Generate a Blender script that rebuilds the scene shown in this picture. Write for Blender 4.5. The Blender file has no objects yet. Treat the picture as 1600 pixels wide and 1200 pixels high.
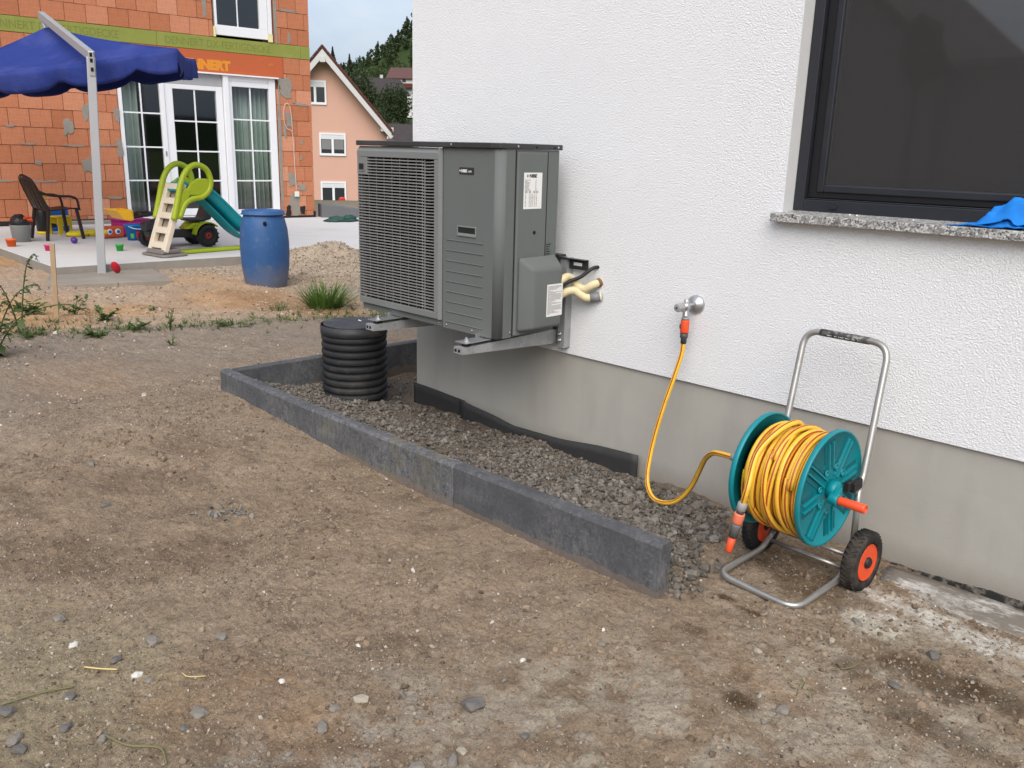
import bpy, math, random
import numpy as np
from mathutils import Vector, Matrix

random.seed(4); RNG = np.random.default_rng(7)
SC = bpy.context.scene
COL = SC.collection
rad = math.radians

# ---------------------------------------------------------------- camera, sky, sun, exposure
YAW, PITCH, ROLL = rad(44.54), rad(15.17), rad(1.56)
fwd = Vector((-math.sin(YAW)*math.cos(PITCH), math.cos(YAW)*math.cos(PITCH), -math.sin(PITCH)))
rt = Vector((math.cos(YAW), math.sin(YAW), 0)); up = rt.cross(fwd)
cr = math.cos(ROLL)*rt + math.sin(ROLL)*up
cu = math.cos(ROLL)*up - math.sin(ROLL)*rt
cam_d = bpy.data.cameras.new('camera'); cam = bpy.data.objects.new('camera', cam_d); COL.objects.link(cam)
cam.matrix_world = Matrix(((cr.x, cu.x, -fwd.x, 0), (cr.y, cu.y, -fwd.y, 0), (cr.z, cu.z, -fwd.z, 1.39), (0, 0, 0, 1)))
cam_d.sensor_width = 36; cam_d.lens = 1341/1600*36; cam_d.clip_start = 0.05; cam_d.clip_end = 6000
SC.camera = cam
SUN_EL, SUN_AZ = rad(46), rad(138)          # azimuth clockwise from +y
world = bpy.data.worlds.new('World'); SC.world = world; world.use_nodes = True
wn, wl = world.node_tree.nodes, world.node_tree.links
bg = wn['Background']
sky = wn.new('ShaderNodeTexSky'); sky.sky_type = 'NISHITA'; sky.sun_disc = False
sky.sun_elevation = SUN_EL; sky.sun_rotation = SUN_AZ; sky.air_density = 1.2; sky.dust_density = 5.0
wtc = wn.new('ShaderNodeTexCoord'); wmp = wn.new('ShaderNodeMapping'); wmp.inputs['Scale'].default_value = (1, 1, 2.6)
wno = wn.new('ShaderNodeTexNoise'); wno.inputs['Scale'].default_value = 5.0; wno.inputs['Detail'].default_value = 6
wrp = wn.new('ShaderNodeValToRGB')
wrp.color_ramp.elements[0].position = .36; wrp.color_ramp.elements[0].color = (4.1, 5.0, 6.8, 1)
wrp.color_ramp.elements[1].position = .68; wrp.color_ramp.elements[1].color = (6.7, 7.0, 7.6, 1)
wmx = wn.new('ShaderNodeMixRGB'); wmx.inputs[0].default_value = .5
wl.new(wtc.outputs['Generated'], wmp.inputs[0]); wl.new(wmp.outputs[0], wno.inputs['Vector'])
wl.new(wno.outputs['Fac'], wrp.inputs[0]); wl.new(sky.outputs[0], wmx.inputs[1]); wl.new(wrp.outputs[0], wmx.inputs[2])
wl.new(wmx.outputs[0], bg.inputs[0]); bg.inputs[1].default_value = .1
sd = bpy.data.lights.new('sun', 'SUN'); sd.energy = 1.5; sd.angle = rad(55); sd.color = (1, .972, .935)
sun = bpy.data.objects.new('sun', sd); COL.objects.link(sun)
sdir = Vector((math.sin(SUN_AZ)*math.cos(SUN_EL), math.cos(SUN_AZ)*math.cos(SUN_EL), math.sin(SUN_EL)))
sun.rotation_euler = sdir.to_track_quat('Z', 'Y').to_euler(); sun.location = (3, -6, 12)
SC.view_settings.view_transform = 'Standard'; SC.view_settings.look = 'None'
SC.view_settings.exposure = 0.77; SC.view_settings.gamma = 1; SC.view_settings.use_curve_mapping = False
SC.cycles.max_bounces = 8; SC.cycles.transparent_max_bounces = 12

# ---------------------------------------------------------------- helpers: materials
def s2l(c):
    f = lambda v: v/12.92 if v <= .04045 else ((v+.055)/1.055)**2.4
    return tuple(f(v/255) for v in c)

class NT:
    def __init__(s, name):
        s.m = bpy.data.materials.new(name); s.m.use_nodes = True
        s.t = s.m.node_tree; s.n = s.t.nodes; s.l = s.t.links; s.b = s.n['Principled BSDF']
        s.out = s.n['Material Output']
    def coord(s, kind='Object'):
        return s.n.new('ShaderNodeTexCoord').outputs[kind]
    def mapped(s, src, scale=(1, 1, 1)):
        m = s.n.new('ShaderNodeMapping'); m.inputs['Scale'].default_value = scale; s.l.new(src, m.inputs[0]); return m.outputs[0]
    def noise(s, src, scale, detail=4, rough=.55, dist=0):
        n = s.n.new('ShaderNodeTexNoise'); n.inputs['Scale'].default_value = scale; n.inputs['Detail'].default_value = detail
        n.inputs['Roughness'].default_value = rough; n.inputs['Distortion'].default_value = dist
        s.l.new(src, n.inputs['Vector']); return n.outputs['Fac']
    def voro(s, src, scale, feature='F1'):
        n = s.n.new('ShaderNodeTexVoronoi'); n.inputs['Scale'].default_value = scale; n.feature = feature
        s.l.new(src, n.inputs['Vector']); return n
    def ramp(s, src, stops):
        r = s.n.new('ShaderNodeValToRGB'); e = r.color_ramp.elements
        while len(e) < len(stops): e.new(.5)
        for k, (p, c) in enumerate(stops):
            e[k].position = p; e[k].color = (*c, 1) if len(c) == 3 else c
        s.l.new(src, r.inputs[0]); return r.outputs[0]
    def fac(s, src, a, b):
        if a > b: return s.ramp(src, [(b, (1, 1, 1)), (a, (0, 0, 0))])
        return s.ramp(src, [(a, (0, 0, 0)), (b, (1, 1, 1))])
    def mix(s, f, a, b, mode='MIX'):
        m = s.n.new('ShaderNodeMixRGB'); m.blend_type = mode
        for i, v in ((0, f), (1, a), (2, b)):
            if isinstance(v, (int, float)): m.inputs[i].default_value = v if i == 0 else (v, v, v, 1)
            elif isinstance(v, tuple): m.inputs[i].default_value = (*v[:3], 1)
            else: s.l.new(v, m.inputs[i])
        return m.outputs[0]
    def math(s, op, a, b=0.0):
        m = s.n.new('ShaderNodeMath'); m.operation = op
        for i, v in ((0, a), (1, b)):
            if isinstance(v, (int, float)): m.inputs[i].default_value = v
            else: s.l.new(v, m.inputs[i])
        return m.outputs[0]
    def bump(s, h, strength=.5, dist=.002, normal=None):
        b = s.n.new('ShaderNodeBump'); b.inputs['Strength'].default_value = strength; b.inputs['Distance'].default_value = dist
        s.l.new(h, b.inputs['Height'])
        if normal is not None: s.l.new(normal, b.inputs['Normal'])
        return b.outputs[0]
    def set(s, **k):
        names = dict(col='Base Color', rough='Roughness', metal='Metallic', spec='Specular IOR Level', normal='Normal', alpha='Alpha',
                     coat='Coat Weight', trans='Transmission Weight', ior='IOR')
        for a, v in k.items():
            i = s.b.inputs[names[a]]
            if isinstance(v, (int, float)): i.default_value = v
            elif isinstance(v, tuple): i.default_value = (*v[:3], 1)
            else: s.l.new(v, i)
        return s.m

def pm(name, col, rough=.55, metal=0, var=.12, vs=9, bump=0, bs=80, bd=.001, spec=.4, dirt=None, dirt_amt=.35, dirt_scale=5, islands=0):
    """general procedural material: base colour with mottling, grime patches, fine bump and uneven gloss"""
    t = NT(name); co = t.coord()
    n1 = t.noise(co, vs, 5)
    c = t.mix(n1, tuple(v*(1-var) for v in col), tuple(min(1, v*(1+var)) for v in col))
    if islands:
        oi = t.n.new('ShaderNodeNewGeometry').outputs['Random Per Island']
        c = t.mix(t.ramp(oi, [(0, (1-islands,)*3), (1, (1+islands,)*3)]), c, c) if False else t.mix(1.0, c, t.ramp(oi, [(0, (1-islands,)*3), (1, (1,)*3)]), 'MULTIPLY')
    if dirt is not None:
        f = t.fac(t.noise(co, dirt_scale, 7, .65), .5, .72)
        c = t.mix(t.math('MULTIPLY', f, dirt_amt), c, dirt)
    r = t.math('ADD', t.math('MULTIPLY', t.noise(co, vs*2.3, 4), .25), rough-.12)
    k = dict(col=c, rough=r, metal=metal, spec=spec)
    if bump:
        k['normal'] = t.bump(t.noise(co, bs, 4, .6), bump, bd)
    return t.set(**k)

def glass_mat(name, tint=(.9, .93, .92), boost=1.0):
    t = NT(name)
    tr = t.n.new('ShaderNodeBsdfTransparent'); tr.inputs[0].default_value = (*tint, 1)
    gl = t.n.new('ShaderNodeBsdfGlossy'); gl.inputs['Roughness'].default_value = .03; gl.inputs[0].default_value = (.95, .97, 1, 1)
    lw = t.n.new('ShaderNodeLayerWeight'); lw.inputs[0].default_value = .5       # Schlick, the same from both sides of the pane
    f = t.math('MULTIPLY', t.math('ADD', t.math('MULTIPLY', t.math('POWER', lw.outputs['Facing'], 5), .96), .042), boost)
    mx = t.n.new('ShaderNodeMixShader'); t.l.new(f, mx.inputs[0]); t.l.new(tr.outputs[0], mx.inputs[1]); t.l.new(gl.outputs[0], mx.inputs[2])
    t.l.new(mx.outputs[0], t.out.inputs[0]); return t.m

# ---------------------------------------------------------------- helpers: meshes
class MB:
    """collects verts and faces of ONE mesh"""
    def __init__(s): s.v = []; s.f = []; s.sm = []; s.att = {}
    def add(s, vs, fs, smooth=False):
        o = len(s.v); s.v.extend([tuple(p) for p in vs]); s.f.extend([tuple(i+o for i in f) for f in fs]); s.sm.extend([smooth]*len(fs)); return o
    def box(s, c, size, rz=0, ry=0, rx=0):
        R = Matrix.Rotation(rz, 3, 'Z') @ Matrix.Rotation(ry, 3, 'Y') @ Matrix.Rotation(rx, 3, 'X')
        h = [d/2 for d in size]; c = Vector(c)
        vs = [c + R @ Vector((x*h[0], y*h[1], z*h[2])) for x in (-1, 1) for y in (-1, 1) for z in (-1, 1)]
        s.add(vs, [(0, 1, 3, 2), (4, 6, 7, 5), (0, 4, 5, 1), (2, 3, 7, 6), (0, 2, 6, 4), (1, 5, 7, 3)]); return s
    def span(s, a, b):
        return s.box([(a[i]+b[i])/2 for i in range(3)], [abs(b[i]-a[i]) for i in range(3)])
    def prism(s, poly, vec, smooth=False):
        """poly: 3D points, extruded by vec"""
        n = len(poly); P = [Vector(p) for p in poly]; V = Vector(vec)
        nrm = Vector((0, 0, 0))
        for i in range(n): nrm += P[i].cross(P[(i+1) % n])
        if nrm.dot(V) > 0: P = P[::-1]
        s.add(P + [p+V for p in P], [tuple(range(n)), tuple(range(2*n-1, n-1, -1))])
        o = len(s.v)-2*n
        s.f.extend([(o+i, o+n+i, o+n+(i+1) % n, o+(i+1) % n) for i in range(n)]); s.sm.extend([smooth]*n); return s
    def beam(s, a, b, w, h, upv=(0, 0, 1)):
        a, b = Vector(a), Vector(b); d = (b-a).normalized(); x = d.cross(Vector(upv))
        if x.length < 1e-4: x = d.cross(Vector((1, 0, 0)))
        x.normalize(); y = x.cross(d)
        q = [a+x*sx*w/2+y*sy*h/2 for sx, sy in ((-1, -1), (1, -1), (1, 1), (-1, 1))]
        return s.prism(q, b-a)
    def tube(s, pts, r, seg=10, caps=True, smooth=True, ang=False):
        P = [Vector(p) for p in pts]; n = len(P); R = r if hasattr(r, '__len__') else [r]*n
        T = [(P[min(i+1, n-1)]-P[max(i-1, 0)]).normalized() for i in range(n)]
        u = T[0].cross(Vector((0, 0, 1)))
        if u.length < .05: u = T[0].cross(Vector((1, 0, 0)))
        u.normalize(); vs = []; at = []; L = 0
        for i in range(n):
            if i: L += (P[i]-P[i-1]).length
            u = (u - T[i]*u.dot(T[i])).normalized(); w = T[i].cross(u)
            for k in range(seg):
                a = 2*math.pi*k/seg; vs.append(P[i]+(u*math.cos(a)+w*math.sin(a))*R[i]); at.append((math.cos(a), math.sin(a), L))
        fs = [(i*seg+k, i*seg+(k+1) % seg, (i+1)*seg+(k+1) % seg, (i+1)*seg+k) for i in range(n-1) for k in range(seg)]
        o = s.add(vs, fs, smooth)
        if caps:
            s.f.append(tuple(o+k for k in range(seg-1, -1, -1))); s.f.append(tuple(o+(n-1)*seg+k for k in range(seg))); s.sm += [False, False]
        if ang: s.att.setdefault('ang', []).extend(at)
        return s
    def lathe(s, prof, c=(0, 0, 0), axis='Z', seg=32, smooth=True, M=None, a0=0, a1=2*math.pi):
        full = abs(a1-a0-2*math.pi) < 1e-6; m = seg if full else seg+1; vs = []
        for r, z in prof:
            for k in range(m):
                a = a0+(a1-a0)*k/seg; p = Vector((r*math.cos(a), r*math.sin(a), z))
                if M is not None: p = M @ p
                elif axis == 'X': p = Vector((p.z, p.x, p.y))
                elif axis == 'Y': p = Vector((p.y, p.z, p.x))
                vs.append(p+Vector(c))
        fs = [(i*m+k, i*m+(k+1) % m, (i+1)*m+(k+1) % m, (i+1)*m+k) for i in range(len(prof)-1) for k in range(seg)]
        o = s.add(vs, fs, smooth)
        if full:
            if prof[0][0] > 1e-5: s.f.append(tuple(o+k for k in range(m-1, -1, -1))); s.sm.append(False)
            if prof[-1][0] > 1e-5: s.f.append(tuple(o+(len(prof)-1)*m+k for k in range(m))); s.sm.append(False)
        return s
    def ell(s, c, r, seg=14, rings=9, jit=0):
        vs = []; c = Vector(c)
        for i in range(rings+1):
            th = math.pi*i/rings
            for k in range(seg):
                a = 2*math.pi*k/seg; j = 1+random.uniform(-jit, jit)
                vs.append(c+Vector((r[0]*math.sin(th)*math.cos(a)*j, r[1]*math.sin(th)*math.sin(a)*j, r[2]*math.cos(th)*j)))
        s.add(vs, [(i*seg+k, (i+1)*seg+k, (i+1)*seg+(k+1) % seg, i*seg+(k+1) % seg) for i in range(rings) for k in range(seg)], True); return s
    def grid(s, fn, nu, nv, smooth=True):
        vs = [fn(i/nu, j/nv) for i in range(nu+1) for j in range(nv+1)]
        s.add(vs, [(i*(nv+1)+j, (i+1)*(nv+1)+j, (i+1)*(nv+1)+j+1, i*(nv+1)+j+1) for i in range(nu) for j in range(nv)], smooth); return s
    def mesh(s, name, mat):
        me = bpy.data.meshes.new(name); me.from_pydata([tuple(p) for p in s.v], [], s.f)
        me.polygons.foreach_set('use_smooth', s.sm)
        for k, a in s.att.items():
            at = me.attributes.new(k, 'FLOAT_VECTOR', 'POINT'); at.data.foreach_set('vector', np.array(a, dtype=np.float32).ravel())
        me.materials.append(mat); me.update(); return me
    def obj(s, name, mat, parent=None, world=False, bevel=0, label=None, kind=None, solid=0, subd=0, seg=2):
        if world and parent is not None:
            L = parent
            off = Vector((0, 0, 0))
            while L is not None: off += Vector(L.location); L = L.parent
            s.v = [(p[0]-off.x, p[1]-off.y, p[2]-off.z) for p in s.v]
        o = bpy.data.objects.new(name, s.mesh(name, mat)); COL.objects.link(o)
        if parent is not None: o.parent = parent
        if solid:
            m = o.modifiers.new('Solidify', 'SOLIDIFY'); m.thickness = solid; m.offset = 0
        if subd:
            m = o.modifiers.new('Subsurf', 'SUBSURF'); m.levels = subd; m.render_levels = subd
        if bevel:
            m = o.modifiers.new('Bevel', 'BEVEL'); m.width = bevel; m.segments = seg; m.limit_method = 'ANGLE'; m.angle_limit = rad(40)
        if label: o['label'] = label
        if kind: o['kind'] = kind
        return o

def tag(o, label=None, cat=None, group=None, kind=None):
    if label: o['label'] = label
    if cat: o['category'] = cat
    if group: o['group'] = group
    if kind: o['kind'] = kind
    return o

def thing(name, label, cat, loc=(0, 0, 0), rz=0, group=None):
    o = bpy.data.objects.new(name, None); o.empty_display_size = .1; COL.objects.link(o)
    o.location = loc; o.rotation_euler = (0, 0, rz); return tag(o, label, cat, group)

def big_mesh(name, V, F, mat, smooth=False, cols=None, attr='soil'):
    """numpy arrays -> mesh (all faces with the same number of corners)"""
    me = bpy.data.meshes.new(name); nv, (nf, k) = len(V), F.shape
    me.vertices.add(nv); me.vertices.foreach_set('co', np.ascontiguousarray(V, dtype=np.float32).ravel())
    me.loops.add(nf*k); me.loops.foreach_set('vertex_index', np.ascontiguousarray(F, dtype=np.int32).ravel())
    me.polygons.add(nf); me.polygons.foreach_set('loop_start', np.arange(0, nf*k, k, dtype=np.int32))
    me.polygons.foreach_set('use_smooth', np.full(nf, smooth, dtype=bool))
    me.update(calc_edges=True); me.validate()
    if cols is not None:
        a = me.attributes.new(attr, 'FLOAT_COLOR', 'POINT'); a.data.foreach_set('color', np.c_[cols, np.ones(nv)].astype(np.float32).ravel())
    me.materials.append(mat); o = bpy.data.objects.new(name, me); COL.objects.link(o); return o

def text_obj(txt, size, mat, name, parent, loc, M3, depth=.0015, sx=1.0, bold=0.0):
    cu = bpy.data.curves.new(name, 'FONT'); cu.body = txt; cu.size = size; cu.extrude = depth; cu.offset = bold
    cu.resolution_u = 3; cu.align_x = 'LEFT'
    tmp = bpy.data.objects.new('tmp_text', cu); COL.objects.link(tmp)
    dg = bpy.context.evaluated_depsgraph_get(); me = bpy.data.meshes.new_from_object(tmp.evaluated_get(dg))
    COL.objects.unlink(tmp); bpy.data.objects.remove(tmp)
    me.materials.clear(); me.materials.append(mat); me.name = name
    o = bpy.data.objects.new(name, me); COL.objects.link(o); o.parent = parent
    M4 = M3.to_4x4() @ Matrix.Diagonal((sx, 1, 1, 1)); M4.translation = Vector(loc); o.matrix_basis = M4
    return o

def bez(pts, n=12):
    """Catmull-Rom through points"""
    P = [Vector(p) for p in pts]; P = [2*P[0]-P[1]] + P + [2*P[-1]-P[-2]]; out = []
    for i in range(1, len(P)-2):
        a, b, c, d = P[i-1:i+3]
        for k in range(n):
            t = k/n; out.append(.5*((2*b)+(c-a)*t+(2*a-5*b+4*c-d)*t*t+(3*b-a-3*c+d)*t**3))
    out.append(P[-2]); return out

def rounded_path(pts, r, n=6):
    P = [Vector(p) for p in pts]; out = [P[0]]
    for i in range(1, len(P)-1):
        a = (P[i-1]-P[i]); b = (P[i+1]-P[i]); ra = min(r, a.length*.49, b.length*.49)
        p0 = P[i]+a.normalized()*ra; p1 = P[i]+b.normalized()*ra
        for k in range(n+1):
            t = k/n; out.append(p0*(1-t)**2+P[i]*2*t*(1-t)+p1*t*t)
    out.append(P[-1]); return out

# numpy value noise
def vnoise(x, y, seed=0):
    xi, yi = np.floor(x).astype(np.int64), np.floor(y).astype(np.int64); fx, fy = x-xi, y-yi
    fx, fy = fx*fx*(3-2*fx), fy*fy*(3-2*fy)
    def h(a, b):
        n = (a*374761393 + b*668265263 + seed*144269504) & 0x7fffffff
        n = ((n ^ (n >> 13))*1274126177) & 0x7fffffff
        return ((n ^ (n >> 16)) & 0xffff)/65535.0
    return (h(xi, yi)*(1-fx)+h(xi+1, yi)*fx)*(1-fy)+(h(xi, yi+1)*(1-fx)+h(xi+1, yi+1)*fx)*fy
def fbm(x, y, sc, oct=4, seed=0):
    s, a, t = 0, 1, 0
    for k in range(oct):
        s = s+a*(vnoise(x*sc*2**k+17.3*k, y*sc*2**k-9.1*k, seed+k)-.5); t += a; a *= .5
    return s/t*2
def sst(x, a, b):
    t = np.clip((x-a)/(b-a), 0, 1); return t*t*(3-2*t)

def edge_d(x, y):
    """distance beyond the weed line (positive on the orange soil side)"""
    return -(x+6.72) - (-.42)*(y-1.67) + .12*fbm(x, y, 1.3, 3, 77)
def inbed(x, y):
    return sst(x, -4.33, -4.28)*(1-sst(x+.42*np.clip(y-2.35, 0, 1), -1.62, -1.42))*sst(y, 2.12, 2.17)
def gh(x, y, fine=True):
    x = np.asarray(x, float); y = np.asarray(y, float)
    z = .075*sst(-x, 2.6, 4.4) - .025*sst(-x, 4.8, 6.5) - .035*sst(y, 2.55, 2.95)*(1-sst(-x, 3.9, 4.6))
    z = z - 3.6*sst(np.hypot(x+5, y-2), 16, 48)
    amp = 1-.75*sst(np.abs(y-2.02), .25, 0)*sst(-x, 1.2, 1.5)*sst(x, -4.6, -4.4)
    z = z + amp*(.016*fbm(x, y, .9, 3, 1) + .010*fbm(x, y, 3.1, 3, 5)) + .02*sst(edge_d(x, y), -.1, .3)*(1+fbm(x, y, 2., 3, 9))*sst(-x, 5, 6)
    if fine:
        cl = np.clip(fbm(x, y, 7, 3, 31)+.1, 0, 1)
        u, v = .82*x+.57*y, -.57*x+.82*y                       # faint raked ridges and scuffs
        z = z + amp*.011*(1-np.abs(fbm(u*.55, v*2.6, 2.2, 3, 19))*2.2)*sst(fbm(x, y, .8, 2, 29), -.25, .3)
        z = z + amp*(.009*fbm(x, y, 11, 3, 11)+.022*cl*np.abs(fbm(x, y, 24, 3, 23)) + .0055*fbm(x, y, 48, 2, 15) + .0035*fbm(x, y, 95, 1, 16))
    b = inbed(x, y)
    zb = .115-.145*np.clip((y-2.17)/.83, 0, .95)+.022*fbm(x, y, 4, 3, 41)+.012*fbm(x, y, 18, 2, 43)
    zb = zb+.05*np.exp(-(((x+3.9)/.35)**2+((y-2.72)/.35)**2))*0
    z = z*(1-b)+zb*b
    # gravel heap by the barrel
    d = np.hypot((x+8.45)/1.0, (y-5.5)/.78)
    z = z + .27*np.clip(1-d, 0, 1)**1.3*(1+.5*fbm(x, y, 4, 4, 51)) + .035*sst(edge_d(x, y), 0, .4)*sst(x, -9.1, -8.6)*fbm(x, y, 3.2, 4, 53)
    return z
def g1(x, y): return float(gh(np.array([x]), np.array([y]), False)[0])

# ---------------------------------------------------------------- ground
def blob(x, y, cx, cy, rx, ry, soft=.5, n=.35, seed=3, sc=5):
    d = np.hypot((x-cx)/rx, (y-cy)/ry)+n*fbm(x, y, sc, 4, seed)
    return 1-sst(d, 1-soft, 1+soft)

def soil_cols(x, y):
    lerp = lambda c, k, m: c*(1-m[:, None])+np.array(k)*m[:, None]
    u_, v_ = .713*x+.701*y, -.701*x+.713*y
    n = .5+.5*fbm(u_*.75, v_*1.5, 1.1, 4, 61); n2 = .5+.5*fbm(u_*.6, v_*1.7, 4.5, 4, 67); n3 = .5+.5*fbm(x, y, 16, 3, 69)
    c = np.tile(np.array((.258, .196, .138)), (len(x), 1))
    c = lerp(c, (.165, .117, .082), sst(n2, .5, .72)*.7)
    c = lerp(c, (.33, .26, .19), sst(n, .45, .8)*.6)
    c = lerp(c, (.13, .094, .07), sst(n3, .58, .8)*.5)
    # greyer gravelly strip towards the weeds
    c = lerp(c, (.245, .205, .168), sst(-x, 3.6, 5.2)*(.55+.35*n2))
    # paler, limy ground near the house corner and in front
    lime = np.maximum(blob(x, y, -.95, 1.55, .5, .4, .8, .7, 5), blob(x, y, -.62, 2.1, .55, .5, .8, .8, 8))
    c = lerp(c, (.36, .315, .25), lime*sst(n3+.3*n2, .45, .8)*.85)
    lm2 = np.maximum(blob(x, y, -1.4, .95, .45, .28, .8, .7, 12), blob(x, y, -.95, 2.02, .14, .06, .5, .6, 14, 12))
    c = lerp(c, (.36, .325, .27), lm2*sst(n3, .4, .7)*.7)
    c = lerp(c, (.3, .26, .17), blob(x, y, -2.2, .5, .5, .35, .8, .6, 17)*.6)
    # ochre patches
    for cx, cy, rx, ry in ((-1.86, .86, .17, .12), (-1.75, 1.0, .12, .08), (-1.6, .95, .09, .07), (-.95, 2.0, .12, .08), (-1.95, .72, .1, .06), (-5.0, 1.6, .5, .3)):
        c = lerp(c, (.33, .222, .135), blob(x, y, cx, cy, rx, ry, .8, .9, 21, 9)*.38*(.5+n3))
    # fresh plaster splash near the wall, damp spots, a dark patch under the reel
    c = lerp(c, (.52, .49, .42), blob(x, y, -.85, 2.5, .12, .05, .3, .8, 25, 14)*.8)
    c = lerp(c, (.62, .6, .55), blob(x, y, -.62, 2.68, .33, .09, .6, 1.0, 29, 11)*.8)
    for cx, cy, rx, ry, a in ((-1.265, 2.3, .035, .02, .9), (-1.15, 2.28, .05, .025, .8), (-.935, 1.84, .045, .04, .9), (-1.0, 1.95, .03, .03, .4), (-1.22, 2.05, .05, .03, .5),
                           (-1.1, 2.58, .2, .1, .5), (-.62, 2.33, .13, .07, .75), (-.45, 2.36, .1, .06, .7), (-.56, 2.12, .16, .05, .6), (-.8, 2.2, .06, .05, .5)):
        c = lerp(c, (.075, .048, .026), blob(x, y, cx, cy, rx, ry, .45, .7, 33, 13)*a)
    # bed subsoil
    c = lerp(c, (.15, .12, .094), inbed(x, y))
    # sandy clay beyond the weeds
    e = sst(edge_d(x, y), -.06, .1)
    cl = np.tile(np.array((.42, .27, .15)), (len(x), 1))
    cl = lerp(cl, (.34, .205, .115), sst(n2, .45, .75)*.8); cl = lerp(cl, (.4, .34, .27), sst(y, 3.2, 4.6)*.8*(.5+n2*.5))
    cl = lerp(cl, (.33, .29, .25), sst(n, .45, .7)*.55)
    cl = lerp(cl, (.3, .17, .085), blob(x, y, -6.5, 3.8, .7, .35, .6, .7, 37)*.7)
    c = c*(1-e[:, None])+cl*e[:, None]
    h = 1-sst(np.hypot((x+8.45)/1.0, (y-5.5)/.78), .85, 1.1)
    c = lerp(c, (.42, .345, .26), h*.9)
    far = sst(np.hypot(x+5, y-2), 13, 22)
    return lerp(c, (.06, .09, .03), far)

def axis(segs):
    out = []
    for a, b, st in segs:
        out.append(np.arange(a, b-1e-9, st))
    out.append(np.array([segs[-1][1]])); return np.concatenate(out)
gx = axis([(-150, -40, 8), (-40, -16, 1.2), (-16, -9.6, .12), (-9.6, -7.2, .06), (-7.2, -4.6, .03), (-4.6, -2.9, .0115), (-2.9, -.2, .0068), (-.2, .8, .04), (.8, 4, .3), (4, 30, 2), (30, 150, 10)])
gy = axis([(-150, -30, 10), (-30, -4, 2), (-4, -.4, .2), (-.4, .35, .03), (.35, 3.06, .0068), (3.06, 5.2, .04), (5.2, 9, .1), (9, 20, .8), (20, 50, 3), (50, 150, 10)])
X, Y = np.meshgrid(gx, gy, indexing='ij'); X = X.ravel(); Y = Y.ravel()
Z = gh(X, Y); nx, ny = len(gx), len(gy)
I = np.arange(nx*ny).reshape(nx, ny)
F = np.stack([I[:-1, :-1], I[1:, :-1], I[1:, 1:], I[:-1, 1:]], -1).reshape(-1, 4)
t = NT('dirt'); co = t.coord()
vc = t.n.new('ShaderNodeVertexColor'); vc.layer_name = 'soil'
fine = t.noise(co, 95, 8, .75); mid = t.noise(co, 26, 6, .7); big = t.noise(co, 6, 6, .65)
c = t.mix(1.0, vc.outputs[0], t.ramp(fine, [(.32, (.62, .6, .57)), (.5, (1.0, 1.0, 1.0)), (.7, (1.28, 1.27, 1.25))]), 'MULTIPLY')
c = t.mix(1.0, c, t.ramp(mid, [(.3, (.92, .91, .89)), (.6, (1.27, 1.27, 1.26))]), 'MULTIPLY')
c = t.mix(1.0, c, t.ramp(big, [(.3, (.86, .85, .84)), (.65, (1.06, 1.06, 1.06))]), 'MULTIPLY')
v = t.voro(co, 120); vs_ = t.n.new('ShaderNodeSeparateColor'); t.l.new(v.outputs['Color'], vs_.inputs[0])
pick = t.math('GREATER_THAN', vs_.outputs[0], .86); near = t.math('LESS_THAN', v.outputs['Distance'], .34)
c = t.mix(t.math('MULTIPLY', t.math('MULTIPLY', pick, near), .55), c, t.mix(vs_.outputs[1], (.16, .15, .14), (.52, .48, .42)))
hgt = t.math('ADD', t.math('MULTIPLY', fine, 1.0), t.math('MULTIPLY', mid, 1.6))
t.set(col=c, rough=.95, spec=.12, normal=t.bump(hgt, 1.0, .011))
ground = big_mesh('ground', np.c_[X, Y, Z], F, t.m, True, soil_cols(X, Y)); ground['kind'] = 'structure'

# ---------------------------------------------------------------- loose gravel
ICO = np.array([(0, 1, 1.618), (0, -1, 1.618), (0, 1, -1.618), (0, -1, -1.618), (1, 1.618, 0), (-1, 1.618, 0), (1, -1.618, 0), (-1, -1.618, 0),
                (1.618, 0, 1), (-1.618, 0, 1), (1.618, 0, -1), (-1.618, 0, -1)], float)/1.9
ICOF = np.array([(0, 1, 8), (0, 8, 4), (0, 4, 5), (0, 5, 9), (0, 9, 1), (1, 9, 7), (1, 7, 6), (1, 6, 8), (8, 6, 10), (8, 10, 4), (4, 10, 2), (4, 2, 5), (5, 2, 11), (5, 11, 9), (9, 11, 7), (7, 11, 3), (7, 3, 6), (6, 3, 10), (10, 3, 2), (2, 3, 11)])
OCT = np.array([(1, 0, 0), (-1, 0, 0), (0, 1, 0), (0, -1, 0), (0, 0, 1), (0, 0, -1)], float)
OCTF = np.array([(0, 2, 4), (2, 1, 4), (1, 3, 4), (3, 0, 4), (2, 0, 5), (1, 2, 5), (3, 1, 5), (0, 3, 5)])
def rots(n, tilt, rng):
    a = rng.uniform(0, 2*np.pi, n); b = rng.normal(0, tilt, n); c_ = rng.normal(0, tilt, n)
    ca, sa, cb, sb, cc, s_ = np.cos(a), np.sin(a), np.cos(b), np.sin(b), np.cos(c_), np.sin(c_)
    Rz = np.zeros((n, 3, 3)); Rz[:, 0, 0] = ca; Rz[:, 0, 1] = -sa; Rz[:, 1, 0] = sa; Rz[:, 1, 1] = ca; Rz[:, 2, 2] = 1
    Ry = np.zeros((n, 3, 3)); Ry[:, 0, 0] = cb; Ry[:, 0, 2] = s_*0+sb; Ry[:, 2, 0] = -sb; Ry[:, 2, 2] = cb; Ry[:, 1, 1] = 1
    Rx = np.zeros((n, 3, 3)); Rx[:, 0, 0] = 1; Rx[:, 1, 1] = cc; Rx[:, 1, 2] = -s_; Rx[:, 2, 1] = s_; Rx[:, 2, 2] = cc
    return Rz @ Ry @ Rx
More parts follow.
